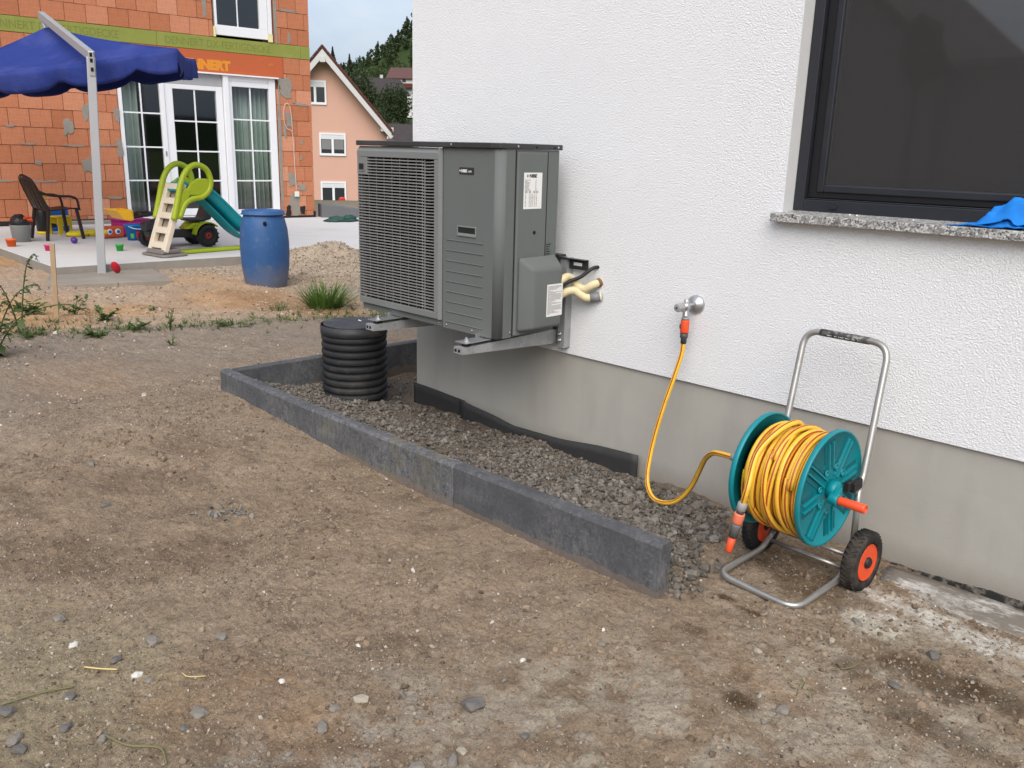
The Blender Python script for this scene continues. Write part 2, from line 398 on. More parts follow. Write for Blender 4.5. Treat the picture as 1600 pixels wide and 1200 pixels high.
def rocks(name, P, size, mat, base='ico', jit=.28, tilt=.35, flat=(.35, .8), rng=RNG, snap=False):
    B, BF = (ICO, ICOF) if base == 'ico' else (OCT, OCTF)
    n, k = len(P), len(B)
    V = B[None]*(1+rng.uniform(-jit, jit, (n, k, 1)))+rng.uniform(-jit, jit, (n, k, 3))*.35
    if snap:                                               # flat cleaved faces of crushed stone
        V = np.clip(V, rng.uniform(-.85, -.5, (n, 1, 3)), rng.uniform(.5, .85, (n, 1, 3)))
    V = V*np.stack([rng.uniform(.75, 1.25, n), rng.uniform(.6, 1., n), rng.uniform(*flat, n)], -1)[:, None, :]
    V = np.einsum('nij,nkj->nki', rots(n, tilt, rng), V)*(size[:, None, None]/2)+P[:, None, :]
    Fc = (BF[None]+np.arange(n)[:, None, None]*k).reshape(-1, 3)
    return big_mesh(name, V.reshape(-1, 3), Fc, mat)
def stone_mat(name, stops, bump=.5, dusty=None):
    t = NT(name); co = t.coord()
    g = t.n.new('ShaderNodeNewGeometry'); c = t.ramp(g.outputs['Random Per Island'], stops)
    c = t.mix(1.0, c, t.ramp(t.noise(co, 60, 6, .7), [(.3, (.75, .75, .75)), (.68, (1.2, 1.2, 1.2))]), 'MULTIPLY')
    if dusty:
        sep = t.n.new('ShaderNodeSeparateXYZ'); t.l.new(g.outputs['Normal'], sep.inputs[0])
        f = t.math('MULTIPLY', t.fac(sep.outputs[2], .3, .95), t.fac(t.noise(co, 9, 5, .6), .35, .7))
        c = t.mix(t.math('MULTIPLY', f, .6), c, dusty)
    return t.set(col=c, rough=.92, spec=.18, normal=t.bump(t.noise(co, 160, 5, .7), bump, .003))
m_grit = stone_mat('grit', [(0, (.09, .066, .046)), (.4, (.21, .158, .114)), (.72, (.27, .22, .17)), (.86, (.32, .28, .235)), (.975, (.40, .36, .30)), (1, (.56, .53, .47))])
m_clod = stone_mat('soil_clod', [(0, (.13, .096, .068)), (.5, (.225, .17, .12)), (1, (.30, .235, .17))], .9)
m_basalt = stone_mat('crushed_stone', [(0, (.066, .060, .052)), (.4, (.12, .109, .095)), (.8, (.172, .157, .137)), (1, (.24, .222, .195))], .7, (.19, .16, .13))

def scatter(n, x0, x1, y0, y1, dens=None, rng=RNG):
    x = rng.uniform(x0, x1, n); y = rng.uniform(y0, y1, n)
    if dens is not None:
        k = rng.uniform(0, 1, n) < dens(x, y); x, y = x[k], y[k]
    return x, y
def free(x, y): return (1-inbed(x, y)*(x < -1.42))*(y < 3.0)
# grit and pebbles pressed into the dirt
dn = lambda x, y: np.clip(.22+.9*sst(fbm(x, y, 1.6, 4, 71)+.25*sst(-np.hypot(x+1.1, y-1.2), -1.2, -.2)+.12*sst(x, -1.6, -.5), -.05, .5), 0, 1)*free(x, y)
x, y = scatter(150000, -4.7, .35, .35, 3.0, dn)
sz = np.clip(RNG.lognormal(math.log(.0040), .5, len(x)), .0018, .017)
tag(rocks('grit', np.c_[x, y, gh(x, y)+sz*.12], sz, m_grit, 'oct', .3, .5, (.5, .95)), 'fine grit and pebbles pressed into the brown dirt in front', 'gravel', kind='stuff')
x, y = scatter(21000, -10, -4.4, .8, 8, lambda x, y: free(x, y)*np.clip(.4+fbm(x, y, 1.4, 3, 73), 0, 1)*(x > -9.0))
sz = np.clip(RNG.lognormal(math.log(.012), .45, len(x)), .005, .05)
tag(rocks('gravel', np.c_[x, y, gh(x, y)+sz*.12], sz, stone_mat('pale_gravel', [(0, (.16, .12, .09)), (.5, (.3, .25, .2)), (.85, (.42, .38, .32)), (1, (.62, .6, .56))]), 'oct', .3, .5, (.5, .9)), 'pale gravel scattered over the rough ground beyond the edging', 'gravel', kind='stuff')
x, y = scatter(30000, -4.7, .2, .4, 2.9, lambda x, y: free(x, y)*sst(fbm(x, y, 2.1, 4, 79), -.15, .5))
sz = np.clip(RNG.lognormal(math.log(.0082), .55, len(x)), .004, .028)
tag(rocks('soil_crumbs', np.c_[x, y, gh(x, y)+sz*.05], sz, m_clod, 'ico', .3, .6, (.5, .9)), 'brown crumbs of soil lying on the dirt', 'soil', kind='stuff')
x, y = scatter(900, -4.2, .1, .5, 2.9, lambda x, y: free(x, y)*np.clip(.5+fbm(x, y, 1.2, 3, 83), 0, 1))
sz = np.clip(RNG.lognormal(math.log(.011), .4, len(x)), .006, .028)
tag(rocks('small_stones', np.c_[x, y, gh(x, y)+sz*.15], sz, stone_mat('mixed_stone', [(0, (.12, .115, .11)), (.5, (.22, .2, .175)), (.85, (.34, .31, .27)), (1, (.6, .58, .54))]), 'ico', .25, .4, (.4, .75), snap=True), 'small grey and pale stones strewn over the dirt', 'gravel', kind='stuff')
# crushed stone in the bed, spilling past the open end of the edging
dens = lambda x, y: (x+.5*np.clip(y-2.3, 0, 1)+.12*fbm(x, y, 6, 3, 95) < -1.33)*np.clip(.3+1.1*sst(fbm(x, y, 2.4, 3, 91)+.5*sst(x, -3.4, -1.6), -.1, .5), 0, 1)*(np.hypot((x+3.92)/.185, (y-2.72)/.185) > 1)
x, y = scatter(17000, -4.27, -1.41, 2.185, 3.0, dens)
x2, y2 = scatter(2400, -1.42, -.98, 2.16, 2.98, lambda x, y: sst(-x-.5*np.clip(y-2.3, 0, 1)+.09*fbm(x, y, 6, 3, 95), 1.30, 1.44))
x3, y3 = scatter(240, -4.27, -3.75, 3.0, 3.5)
x, y = np.r_[x, x2, x3], np.r_[y, y2, y3]
sz = np.clip(RNG.lognormal(math.log(.0135), .5, len(x)), .005, .042)*(1+.45*sst(x, -2.6, -1.4))
tag(rocks('crushed_stone', np.c_[x, y, gh(x, y)+sz*.2], sz, m_basalt, 'ico', .25, .55, (.3, .75), snap=True), 'grey crushed stone filling the bed between edging and house', 'gravel', kind='stuff')

x, y = scatter(30000, -9.0, -5.8, 2.2, 7.2, lambda x, y: np.clip(.12+.5*sst(fbm(x, y, 1.3, 3, 97), -.05, .4)+1.2*(np.hypot((x+8.45)/1.05, (y-5.4)/.85) < 1), 0, 1)*(edge_d(x, y) > 0)*(x > -8.98))
sz = np.clip(RNG.lognormal(math.log(.014), .45, len(x)), .006, .036)
tag(rocks('gravel', np.c_[x, y, gh(x, y)+sz*.1], sz, stone_mat('heap_gravel', [(0, (.2, .15, .1)), (.5, (.36, .28, .2)), (.9, (.44, .37, .29)), (1, (.54, .49, .41))], .7), 'oct', .3, .6, (.5, .9)), 'coarse sandy gravel on the heap beside the barrel and on the orange soil', 'gravel', kind='stuff')

# single larger stones
STG = 'larger stones lying loose on the dirt'
stone_cols = dict(g=(.2, .183, .158), w=(.62, .6, .55), d=(.125, .12, .112), b=(.34, .3, .24))
stone_m = {k: pm('stone_'+n, stone_cols[k], .9, 0, .35, 40, .9, 130, .003, .2, (.2, .16, .12), .45, 18) for k, n in (('g', 'grey'), ('w', 'white'), ('d', 'dark'), ('b', 'beige'))}
STONES = [
 (-2.56, .69, .040, 'g', 'grey angular stone near the left edge, left of the white lump'), (-2.233, .836, .049, 'g', 'flat grey stone with a sharp right corner, left of centre foreground'),
 (-2.379, .673, .034, 'w', 'bright white crumbly lump near the left edge'), (-3.274, 1.101, .044, 'd', 'dark stone alone on bare dirt, upper left of the foreground'),
 (-2.125, .992, .040, 'g', 'grey wedge of stone right of the flat grey stone'), (-2.113, .743, .030, 'w', 'round white pebble beside the straw'),
 (-2.068, .757, .028, 'g', 'dull stone touching the round white pebble on its right'), (-2.212, .727, .032, 'd', 'dark stone just above and left of the straw'),
 (-2.132, .582, .035, 'd', 'flat dark stone below the straw'), (-2.165, .445, .043, 'd', 'dark blocky stone at the left edge of the photo'),
 (-2.024, .531, .034, 'd', 'dark stone right of the blocky stone at the left edge'), (-2.046, .428, .041, 'g', 'upper stone of the touching pair in the lower left corner'),
 (-2.006, .425, .040, 'd', 'lower stone of the touching pair in the lower left corner'), (-1.915, .581, .029, 'g', 'low grey stone beside the dry stalk in the lower left'),
 (-1.856, .795, .044, 'g', 'long grey stone lying on the ochre patch'), (-1.825, .74, .024, 'd', 'small round stone on the ochre patch, below the long stone'),
 (-1.649, 1.054, .036, 'g', 'grey stone with a lit top, upper one right of the ochre patch'), (-1.603, .988, .042, 'g', 'pointed grey stone lower right of the ochre patch'),
 (-1.836, 1.015, .020, 'w', 'tiny pale pebble above the ochre patch'), (-3.667, 1.188, .043, 'g', 'grey stone far left, highest up on the bare dirt'),
 (-1.62, 1.121, .043, 'b', 'flat brownish stone left of the split slate pair'), (-1.568, 1.217, .034, 'g', 'upright shard of the split slate pair in the lower middle'),
 (-1.545, 1.23, .032, 'g', 'lying shard of the split slate pair in the lower middle'), (-1.414, 1.322, .058, 'd', 'broad dark slate flake in the lower middle'),
 (-1.431, 1.453, .026, 'g', 'narrow upright grey shard above the dark slate flake'), (-1.463, 1.561, .020, 'w', 'small white pebble above the narrow shard'),
 (-1.399, 1.839, .018, 'w', 'tiny bright white chip nearest the end of the edging'), (-1.359, 1.784, .028, 'g', 'grey stone just below the tiny bright white chip'),
 (-1.305, 1.189, .035, 'b', 'cream coloured stone at the bottom middle'), (-1.292, 1.149, .040, 'g', 'grey stone partly under the cream coloured stone at the bottom'),
 (-1.337, 1.079, .044, 'g', 'wide grey stone at the bottom edge, left of the cream stone'), (-1.234, 1.333, .027, 'd', 'small dark lump right of the dark slate flake'),
 (-1.393, 2.468, .036, 'd', 'dark stone between gravel spill and hose reel frame'), (-.898, 2.471, .040, 'g', 'grey stone in front of the hose reel wheel'),
 (-.902, 2.306, .030, 'b', 'rounded beige stone below the hose reel wheel'), (-1.028, 2.095, .028, 'b', 'smooth brownish stone in front of the hose reel frame'),
 (-.681, 2.213, .034, 'd', 'dark damp clod in the right foreground'), (-.842, 1.894, .041, 'g', 'half buried grey stone right of the damp spot'),
 (-.661, 2.439, .043, 'd', 'blue grey stone beside the plaster splash near the wall')]
for i, (x_, y_, s_, k_, lab) in enumerate(STONES):
    r_ = np.random.default_rng(100+i); B = ICO*(1+r_.uniform(-.25, .25, (12, 1)))
    B = np.clip(B, r_.uniform(-.85, -.45, 3), r_.uniform(.45, .85, 3))*np.array([1.2, r_.uniform(.65, .95), r_.uniform(.45, .75)])
    a_ = r_.uniform(0, 6.28); Rm = np.array([(math.cos(a_), -math.sin(a_), 0), (math.sin(a_), math.cos(a_), 0), (0, 0, 1)])
    if 'upright' in lab: Rm = Rm @ np.array([(.5, 0, -.87), (0, 1, 0), (.87, 0, .5)])
    b = MB(); b.add((B @ Rm.T)*s_*.62, [tuple(f) for f in ICOF.tolist()])
    o = b.obj('stone', stone_m[k_]); o.location = (x_, y_, float(gh(np.array([x_]), np.array([y_]))[0])+s_*.10); tag(o, lab, 'stone', STG)
    bv = o.modifiers.new('Bevel', 'BEVEL'); bv.width = s_*.03; bv.segments = 2; bv.limit_method = 'ANGLE'
# shard pile left of centre, straw, stalks
x, y = RNG.normal(-2.93, .055, 46), RNG.normal(1.41, .05, 46); sz = np.clip(RNG.lognormal(math.log(.02), .5, 46), .008, .05)
tag(rocks('slate_shards', np.c_[x, y, gh(x, y)+sz*.25], sz, stone_mat('slate', [(0, (.13, .125, .115)), (1, (.26, .245, .22))]), 'ico', .25, .9, (.2, .5), snap=True), 'little pile of broken grey slate shards on the dirt', 'gravel', kind='stuff')
m_straw = pm('straw', (.62, .48, .2), .6, var=.2); m_stalk = pm('dry_stalk', (.16, .15, .07), .8, var=.3)
def lie(pts, r, name, m, lab, cat):
    P = [(px, py, g1(px, py)+.008+r) for px, py in pts]; b = MB(); b.tube(bez(P, 5), r, 6); return tag(b.obj(name, m), lab, cat)
lie([(-2.235, .652), (-2.20, .68), (-2.165, .712)], .0022, 'straw', m_straw, 'yellow piece of straw lying beside the round white pebble', 'straw')
lie([(-2.03, .83), (-2.0, .835), (-1.975, .87)], .0014, 'straw', m_straw, 'thin bent straw above the ochre patch', 'straw')
lie([(-2.2, .44), (-2.19, .53), (-2.16, .6)], .0028, 'stalk', m_stalk, 'dark dry stalk lying at the left edge', 'twig')
lie([(-1.92, .585), (-1.84, .61), (-1.78, .66), (-1.72, .65)], .0026, 'stalk', m_stalk, 'bent greenish stalk at the bottom left', 'twig')
lie([(-1.96, 1.07), (-1.92, 1.1), (-1.86, 1.14)], .0011, 'stalk', m_stalk, 'thin tan twig in the middle foreground', 'twig')
lie([(-.83, 2.15), (-.8, 2.2), (-.79, 2.25)], .0018, 'stalk', m_stalk, 'short twig lying on the pale ground at right', 'twig')

# ---------------------------------------------------------------- concrete edging
def kerb_mat(name, amt, yellow=0):
    t = NT(name); co = t.coord()
    st = t.noise(t.mapped(co, (30, 30, 14)), 1, 7, .72); pa = t.noise(co, 3.2, 5, .6); sp = t.noise(co, 70, 5, .75)
    c = t.mix(t.noise(co, 14, 5), (.05, .052, .058), (.085, .087, .094))
    f = t.math('MULTIPLY', t.fac(st, .42, .72), t.fac(pa, .50-.2*amt, .68))
    f2 = t.math('MULTIPLY', t.fac(sp, .46, .68), t.fac(pa, .44-.16*amt, .66))
    c = t.mix(t.math('MULTIPLY', t.math('MAXIMUM', f, f2), min(.72, .42+.25*amt)), c, (.31, .31, .305))
    if yellow: c = t.mix(t.math('MULTIPLY', t.fac(t.noise(co, 5.5, 5), .5, .7), yellow), c, (.19, .165, .075))
    sep = t.n.new('ShaderNodeSeparateXYZ'); g = t.n.new('ShaderNodeNewGeometry'); t.l.new(g.outputs['Position'], sep.inputs[0])
    low = t.math('MULTIPLY', t.fac(t.math('ADD', sep.outputs[2], t.math('MULTIPLY', t.noise(co, 12, 5), -.06)), .004, -.04), .5)
    c = t.mix(low, c, (.2, .15, .11))
    return t.set(col=c, rough=.82, spec=.25, normal=t.bump(t.noise(co, 190, 5, .7), .5, .002))
KG = 'concrete edging stones round the gravel bed'
def kerb(x0, x1, y0, y1, zt0, zt1, m, lab, loc, along='x'):
    b = MB(); w = .004
    prof = [(0, -.12), (.06, -.12), (.06, -.006), (.052, 0), (.010, 0), (0, -.012)]      # cross-section (across, z below top)
    if along == 'x':
        A = [(x0+w/2, y0+p, zt0+q) for p, q in prof]; Bp = [(x1-w/2, y0+p, zt1+q) for p, q in prof]
    else:
        A = [(x0+p, y0+w/2, zt0+q) for p, q in prof]; Bp = [(x0+p, y1-w/2, zt1+q) for p, q in prof]
    A = [(x, y, z if q > -.1 else -.1) for (x, y, z), (_, q) in zip(A, prof)]; Bp = [(x, y, z if q > -.1 else -.1) for (x, y, z), (_, q) in zip(Bp, prof)]
    n = len(prof); b.add(A+Bp, [tuple(range(n))[::-1], tuple(range(n, 2*n))]+[(i, (i+1) % n, n+(i+1) % n, n+i) for i in range(n)])
    v0 = Vector(b.v[0]); b.v = [tuple(Vector(p)-v0) for p in b.v]
    o = b.obj('edging_stone', m, bevel=.003); o.location = v0; return tag(o, lab, 'edging stone', KG)
kerb(-2.4, -1.40, 2.12, 2.18, .186, .196, kerb_mat('edging_dark', .45), 'dark concrete edging stone at the open near end of the row', 0)
kerb(-3.4, -2.4, 2.12, 2.18, .180, .183, kerb_mat('edging_bloom', 2.0, .5), 'middle edging stone with pale lime bloom and yellowish stains', 0)
kerb(-4.34, -3.4, 2.12, 2.18, .192, .177, kerb_mat('edging_grey', .9), 'far front edging stone ending at the corner by the drain', 0)
kerb(-4.34, 0, 2.184, 3.18, .190, .182, kerb_mat('edging_rear', .1), 'side edging stone running back from the corner behind the drain', 0, 'y')
kerb(-4.34, 0, 3.18, 4.18, .182, .174, kerb_mat('edging_rear_far', .1), 'side edging stone vanishing behind the house corner', 0, 'y')

# ---------------------------------------------------------------- white rendered house
t = NT('white_render'); co = t.coord()
n1 = t.noise(co, 150, 4, .6, .35); n2 = t.noise(co, 380, 3, .6); v1 = t.voro(co, 230, 'SMOOTH_F1').outputs['Distance']
h = t.math('ADD', t.math('ADD', t.math('MULTIPLY', t.fac(n1, .38, .66), 1.0), t.math('MULTIPLY', n2, .35)), t.math('MULTIPLY', v1, .5))
c = t.mix(t.noise(co, 1.3, 4), (.80, .815, .835), (.835, .85, .865))
c = t.mix(t.math('MULTIPLY', t.fac(n1, .5, .3), .18), c, (.6, .6, .61))
m_render = t.set(col=c, rough=.9, spec=.15, normal=t.bump(h, .8, .0027))
t = NT('smooth_render'); co = t.coord()
m_reveal = t.set(col=t.mix(t.noise(co, 20, 4), (.55, .56, .565), (.62, .625, .63)), rough=.85, spec=.15, normal=t.bump(t.noise(co, 220, 4), .4, .001))
t = NT('plinth_render'); co = t.coord()
c = t.mix(t.noise(co, 2.2, 6, .6), (.345, .334, .30), (.41, .398, .362))
c = t.mix(t.math('MULTIPLY', t.fac(t.noise(t.mapped(co, (3, 3, .7)), 3, 5), .5, .75), .3), c, (.26, .245, .22))
sep = t.n.new('ShaderNodeSeparateXYZ'); t.l.new(co, sep.inputs[0])
low = t.math('MULTIPLY', t.fac(t.math('ADD', sep.outputs[2], t.math('MULTIPLY', t.noise(co, 9, 6), .09)), .12, .015), .6)
c = t.mix(low, c, (.2, .175, .145))
m_plinth = t.set(col=c, rough=.85, spec=.2, normal=t.bump(t.math('ADD', t.noise(co, 120, 5, .7), t.math('MULTIPLY', t.noise(co, 9, 4), 3)), .35, .0015))
m_anth = pm('anthracite_frame', (.018, .02, .026), .38, 0, .1, 6, .15, 300, .0005, .5, (.06, .06, .06), .15, 4)
m_anth2 = pm('anthracite_darker', (.008, .008, .01), .5)
m_room = pm('dark_room', (.06, .055, .05), .9)

wh = thing('white_house', 'white house with rough render, grey plinth and dark framed window', 'house', (-3.783, 3.03, 0))
HX0, HX1 = -3.783, 2.2; WX0, WX1, WZ0, WZ1 = -1.587, -.16, 1.19, 2.48; ZS, ZT = .466, 5.6
b = MB(); xs = [HX0, WX0, WX1, HX1]; zs = [ZS, WZ0, WZ1, ZT]
for i in range(3):
    for j in range(3):
        if (i, j) == (1, 1): continue
        b.add([(xs[i], 3.03, zs[j]), (xs[i+1], 3.03, zs[j]), (xs[i+1], 3.03, zs[j+1]), (xs[i], 3.03, zs[j+1])], [(0, 1, 2, 3)])
b.add([(HX0, 3.03, ZS), (HX0, 3.03, ZT), (HX0, 8.0, ZT), (HX0, 8.0, ZS)], [(0, 1, 2, 3)])
b.add([(HX1, 3.03, ZS), (HX1, 8.0, ZS), (HX1, 8.0, ZT), (HX1, 3.03, ZT)], [(0, 1, 2, 3)])
b.add([(HX0, 8.0, ZS), (HX0, 8.0, ZT), (HX1, 8.0, ZT), (HX1, 8.0, ZS)], [(0, 1, 2, 3)])
b.add([(HX0, 3.03, ZS), (HX0, 3.044, ZS), (HX1, 3.044, ZS), (HX1, 3.03, ZS)], [(0, 1, 2, 3)])       # underside of the render edge
b.add([(HX0, 3.03, ZS), (HX0+.012, 3.044, ZS), (HX0+.012, 8.0, ZS), (HX0, 8.0, ZS)], [(0, 1, 2, 3)])
b.obj('rendered_wall', m_render, wh, True)
b = MB()
for q in ([(WX0, 3.03, WZ0), (WX0, 3.108, WZ0), (WX0, 3.108, WZ1), (WX0, 3.03, WZ1)], [(WX1, 3.03, WZ0), (WX1, 3.03, WZ1), (WX1, 3.108, WZ1), (WX1, 3.108, WZ0)],
          [(WX0, 3.03, WZ1), (WX0, 3.108, WZ1), (WX1, 3.108, WZ1), (WX1, 3.03, WZ1)]): b.add(q, [(0, 1, 2, 3)])
b.obj('window_reveal', m_reveal, wh, True)
b = MB(); b.add([(HX0+.012, 3.044, -.4), (HX1, 3.044, -.4), (HX1, 3.044, ZS+.001), (HX0+.012, 3.044, ZS+.001)], [(0, 1, 2, 3)])
b.add([(HX0+.012, 3.044, -.4), (HX0+.012, 3.044, ZS+.001), (HX0+.012, 8.0, ZS+.001), (HX0+.012, 8.0, -.4)], [(0, 1, 2, 3)])
b.obj('plinth', m_plinth, wh, True)
b = MB(); b.box((-.8, 5.5, 5.68), (7.2, 6.0, .14)); b.obj('roof', pm('roof_slab', (.12, .06, .045), .8), wh, True, bevel=.01)
b = MB()                                             # dim room behind the window
for q in ([(-3.2, 3.3, .6), (-3.2, 6, .6), (1.6, 6, .6), (1.6, 3.3, .6)], [(-3.2, 6, .6), (-3.2, 6, 2.6), (1.6, 6, 2.6), (1.6, 6, .6)], [(-3.2, 3.3, 2.6), (1.6, 3.3, 2.6), (1.6, 6, 2.6), (-3.2, 6, 2.6)],
          [(-3.2, 3.3, .6), (-3.2, 3.3, 2.6), (-3.2, 6, 2.6), (-3.2, 6, .6)], [(1.6, 3.3, .6), (1.6, 6, .6), (1.6, 6, 2.6), (1.6, 3.3, 2.6)]): b.add(q, [(0, 1, 2, 3)])
b.obj('room', m_room, wh, True)
def rect_frame(b, x0, x1, z0, z1, y0, y1, w, wb=None):
    wb = w if wb is None else wb
    b.span((x0, y0, z0), (x0+w, y1, z1)); b.span((x1-w, y0, z0), (x1, y1, z1))
    b.span((x0+w, y0, z0), (x1-w, y1, z0+wb)); b.span((x0+w, y0, z1-w), (x1-w, y1, z1)); return b
b = MB(); rect_frame(b, WX0+.001, WX1-.001, WZ0-.02, WZ1-.001, 3.104, 3.19, .04, .075)
b.span((WX0+.041, 3.122, WZ0+.055), (WX1-.041, 3.19, WZ0+.060))
win = b.obj('window', m_anth, wh, True, bevel=.003)
b = MB(); rect_frame(b, WX0+.043, WX1-.043, WZ0+.062, WZ1-.045, 3.128, 3.18, .036); b.obj('inner_frame', m_anth2, win, True, bevel=.002)  # inner frame set back, darker than the outer one
b = MB(); rect_frame(b, WX0+.079, WX1-.079, WZ0+.084, WZ1-.08, 3.120, 3.175, .026); b.obj('sash', m_anth, win, True, bevel=.004)
b = MB(); b.span((WX0+.104, 3.146, WZ0+.109), (WX1-.104, 3.150, WZ1-.105)); b.obj('window_pane', glass_mat('window_glass', (.5, .5, .5), 3.0), win, True)
t = NT('insect_mesh'); tr = t.n.new('ShaderNodeBsdfTransparent'); mx = t.n.new('ShaderNodeMixShader'); mx.inputs[0].default_value = .17
t.set(col=(.12, .115, .115), rough=.7, spec=.2)
t.l.new(tr.outputs[0], mx.inputs[1]); t.l.new(t.b.outputs[0], mx.inputs[2]); t.l.new(mx.outputs[0], t.out.inputs[0])
b = MB(); b.span((WX0+.104, 3.136, WZ0+.109), (WX1-.104, 3.1375, WZ1-.105)); b.obj('insect_screen', t.m, win, True)
b = MB(); b.box((-1.425, 3.102, 1.222), (.022, .014, .010), rx=.3); b.obj('drain_cap', m_anth, win, True, bevel=.002)
t = NT('granite'); co = t.coord()
v = t.voro(co, 210); sp = t.n.new('ShaderNodeSeparateColor'); t.l.new(v.outputs['Color'], sp.inputs[0])
c = t.ramp(sp.outputs[0], [(0, (.05, .05, .05)), (.16, (.13, .13, .13)), (.3, (.3, .295, .28)), (.6, (.42, .415, .4)), (.9, (.58, .58, .57))])
v = t.voro(co, 90); sp = t.n.new('ShaderNodeSeparateColor'); t.l.new(v.outputs['Color'], sp.inputs[0])
c = t.mix(t.math('MULTIPLY', t.math('GREATER_THAN', sp.outputs[1], .74), .55), c, (.1, .1, .1))
m_gran = t.set(col=c, rough=.42, spec=.4, normal=t.bump(t.noise(co, 300, 3), .15, .001))
b = MB(); b.prism([(-1.612, 2.984, 1.164), (-1.612, 2.984, 1.194), (-1.612, 3.112, 1.203), (-1.612, 3.112, 1.173)], (1.5, 0, 0))
sill = b.obj('window_sill', m_gran, wh, True, bevel=.0015)
m_plast = pm('plaster_crumb', (.75, .74, .7), .9)
b = MB(); [b.ell((x, y, z), (.004, .004, .003), 7, 5, .3) for x, y, z in ((-1.348, 3.07, 1.202), (-1.32, 3.065, 1.2015), (-1.118, 3.05, 1.2005))]; b.obj('plaster_crumbs', m_plast, wh, True, kind='stuff')
# ragged bitumen coat at the foot of the plinth, right
t = NT('bitumen'); co = t.coord()
m_bit = t.set(col=t.mix(t.fac(t.noise(co, 26, 6, .7), .5, .62), (.022, .021, .02), (.2, .18, .155)), rough=.8, normal=t.bump(t.noise(co, 70, 5), .8, .004))
b = MB(); xs = np.linspace(-1.12, 1.2, 70); zt = -.028+.03*sst(xs, -1.05, -.4)+.014*fbm(xs, xs*0, 9, 3, 3)
for i in range(69): b.add([(xs[i], 3.036, -.2), (xs[i+1], 3.036, -.2), (xs[i+1], 3.036, zt[i+1]), (xs[i], 3.036, zt[i]), (xs[i], 3.05, zt[i]), (xs[i+1], 3.05, zt[i+1])], [(0, 1, 2, 3), (3, 2, 5, 4)])
b.obj('bitumen_strip', m_bit, wh, True)
# lime-covered board on the ground by the wall
t = NT('limy_board'); co = t.coord()
c = t.mix(t.fac(t.noise(t.mapped(co, (.5, 1, 1)), 14, 8, .75), .47, .66), (.17, .15, .125), (.56, .55, .52)); c = t.mix(t.fac(t.noise(co, 40, 5, .7), .56, .66), c, (.13, .115, .1))
m_board = t.set(col=c, rough=.9, normal=t.bump(t.noise(co, 60, 6, .7), .7, .003))
b = MB(); N_ = 44; xs = np.linspace(-1.0, 1.2, N_); fr = 2.80-.015*fbm(xs, xs*0, 5, 3, 7)+.05*sst(xs, -.95, -1.0)+.06*(xs < -.95); bk = np.full(N_, 2.985)
V = []
for i in range(N_):
    for k in range(7):
        u = k/6; y = fr[i]*(1-u)+bk[i]*u
        V.append((xs[i], y, -.028+.012*u+.012*math.exp(-((xs[i]+.86)/.12)**2)*(1-u)+.006*float(fbm(np.array([xs[i]]), np.array([y]), 9, 3, 8)[0])))
b.add(V, [(i*7+k, (i+1)*7+k, (i+1)*7+k+1, i*7+k+1) for i in range(N_-1) for k in range(6)], True)
tag(b.obj('lime_covered_board', m_board, solid=.006), 'thin board crusted with white lime lying along the wall foot', 'board')
# drainage membrane
t = NT('membrane'); co = t.coord()
m_mem = t.set(col=t.mix(t.noise(co, 30, 5), (.02, .02, .021), (.04, .039, .038)), rough=.62, normal=t.bump(t.noise(t.mapped(co, (60, 60, 60)), 3, 4), .4, .002))
def membrane(x0, x1, zf, y, lab):
    b = MB(); n = 26; V = []
    for i in range(n+1):
        x = x0+(x1-x0)*i/n
        for k in range(6):
            u = k/5; z = -.14+(zf(x)+.14)*u; V.append((x, y-.006*math.sin(x*9)*u-.004*u, z))
    b.add(V, [(i*6+k, (i+1)*6+k, (i+1)*6+k+1, i*6+k+1) for i in range(n) for k in range(5)], True)
    v0 = Vector((x0, y, 0)); b.v = [tuple(Vector(p)-v0) for p in b.v]
    o = b.obj('drainage_membrane', m_mem, solid=.006); o.location = v0
    return tag(o, lab, 'membrane', 'black membrane strips along the plinth')
ip = lambda xs, zs: (lambda x: float(np.interp(x, xs, zs)))
membrane(-3.775, -3.33, ip([-3.78, -3.33], [.082, .072]), 3.028, 'short far strip of black membrane at the house corner')
membrane(-3.36, -2.157, ip([-3.36, -3.1, -2.96, -2.8, -2.6, -2.4, -2.157], [.074, .046, .022, .03, .042, .064, .078]), 3.016, 'long black membrane strip with sagging top edge and cut end')
# blue cloth on the sill
t = NT('blue_cloth'); co = t.coord()
m_cloth = t.set(col=t.mix(t.noise(co, 25, 4), (.01, .15, .55), (.02, .24, .72)), rough=.8, spec=.2, normal=t.bump(t.noise(co, 600, 3), .4, .001))
cl = thing('blue_cloth', 'crumpled bright blue cleaning cloth lying on the granite sill', 'cloth', (-.8, 3.05, 1.2))
def sheet(x0, x1, y0, y1, hmax, sd, rot):
    b = MB(); n, m = 60, 36
    U, V = np.meshgrid(np.linspace(0, 1, n), np.linspace(0, 1, m), indexing='ij'); u, v = U.ravel(), V.ravel()
    x = x0+(x1-x0)*u+.018*fbm(u*3, v*3, 2, 3, sd); y = y0+(y1-y0)*v*(.35+.65*sst(u, 0, .4))+.012*fbm(u*4, v*2, 2, 3, sd+1)
    r = 1-np.abs(fbm(x+rot*y, y*2.2-rot*x*.7, 9, 2, sd+2))*2.6; r2 = 1-np.abs(fbm(x*1.3-y*rot, y*2, 21, 2, sd+3))*2.4
    e = sst(u, 0, .35)*(.25+.75*np.sin(np.pi*np.clip(v*.9+.05, 0, 1)))
    z = 1.199+hmax*e*np.clip(.35+.5*r+.22*r2, .03, 1.2)
    b.add(np.c_[x, y, z].tolist(), [(i*m+j, (i+1)*m+j, (i+1)*m+j+1, i*m+j+1) for i in range(n-1) for j in range(m-1)], True); return b
sheet(-.965, -.46, 2.998, 3.095, .105, 5, .8).obj('upper_fold', m_cloth, cl, True, solid=.002)
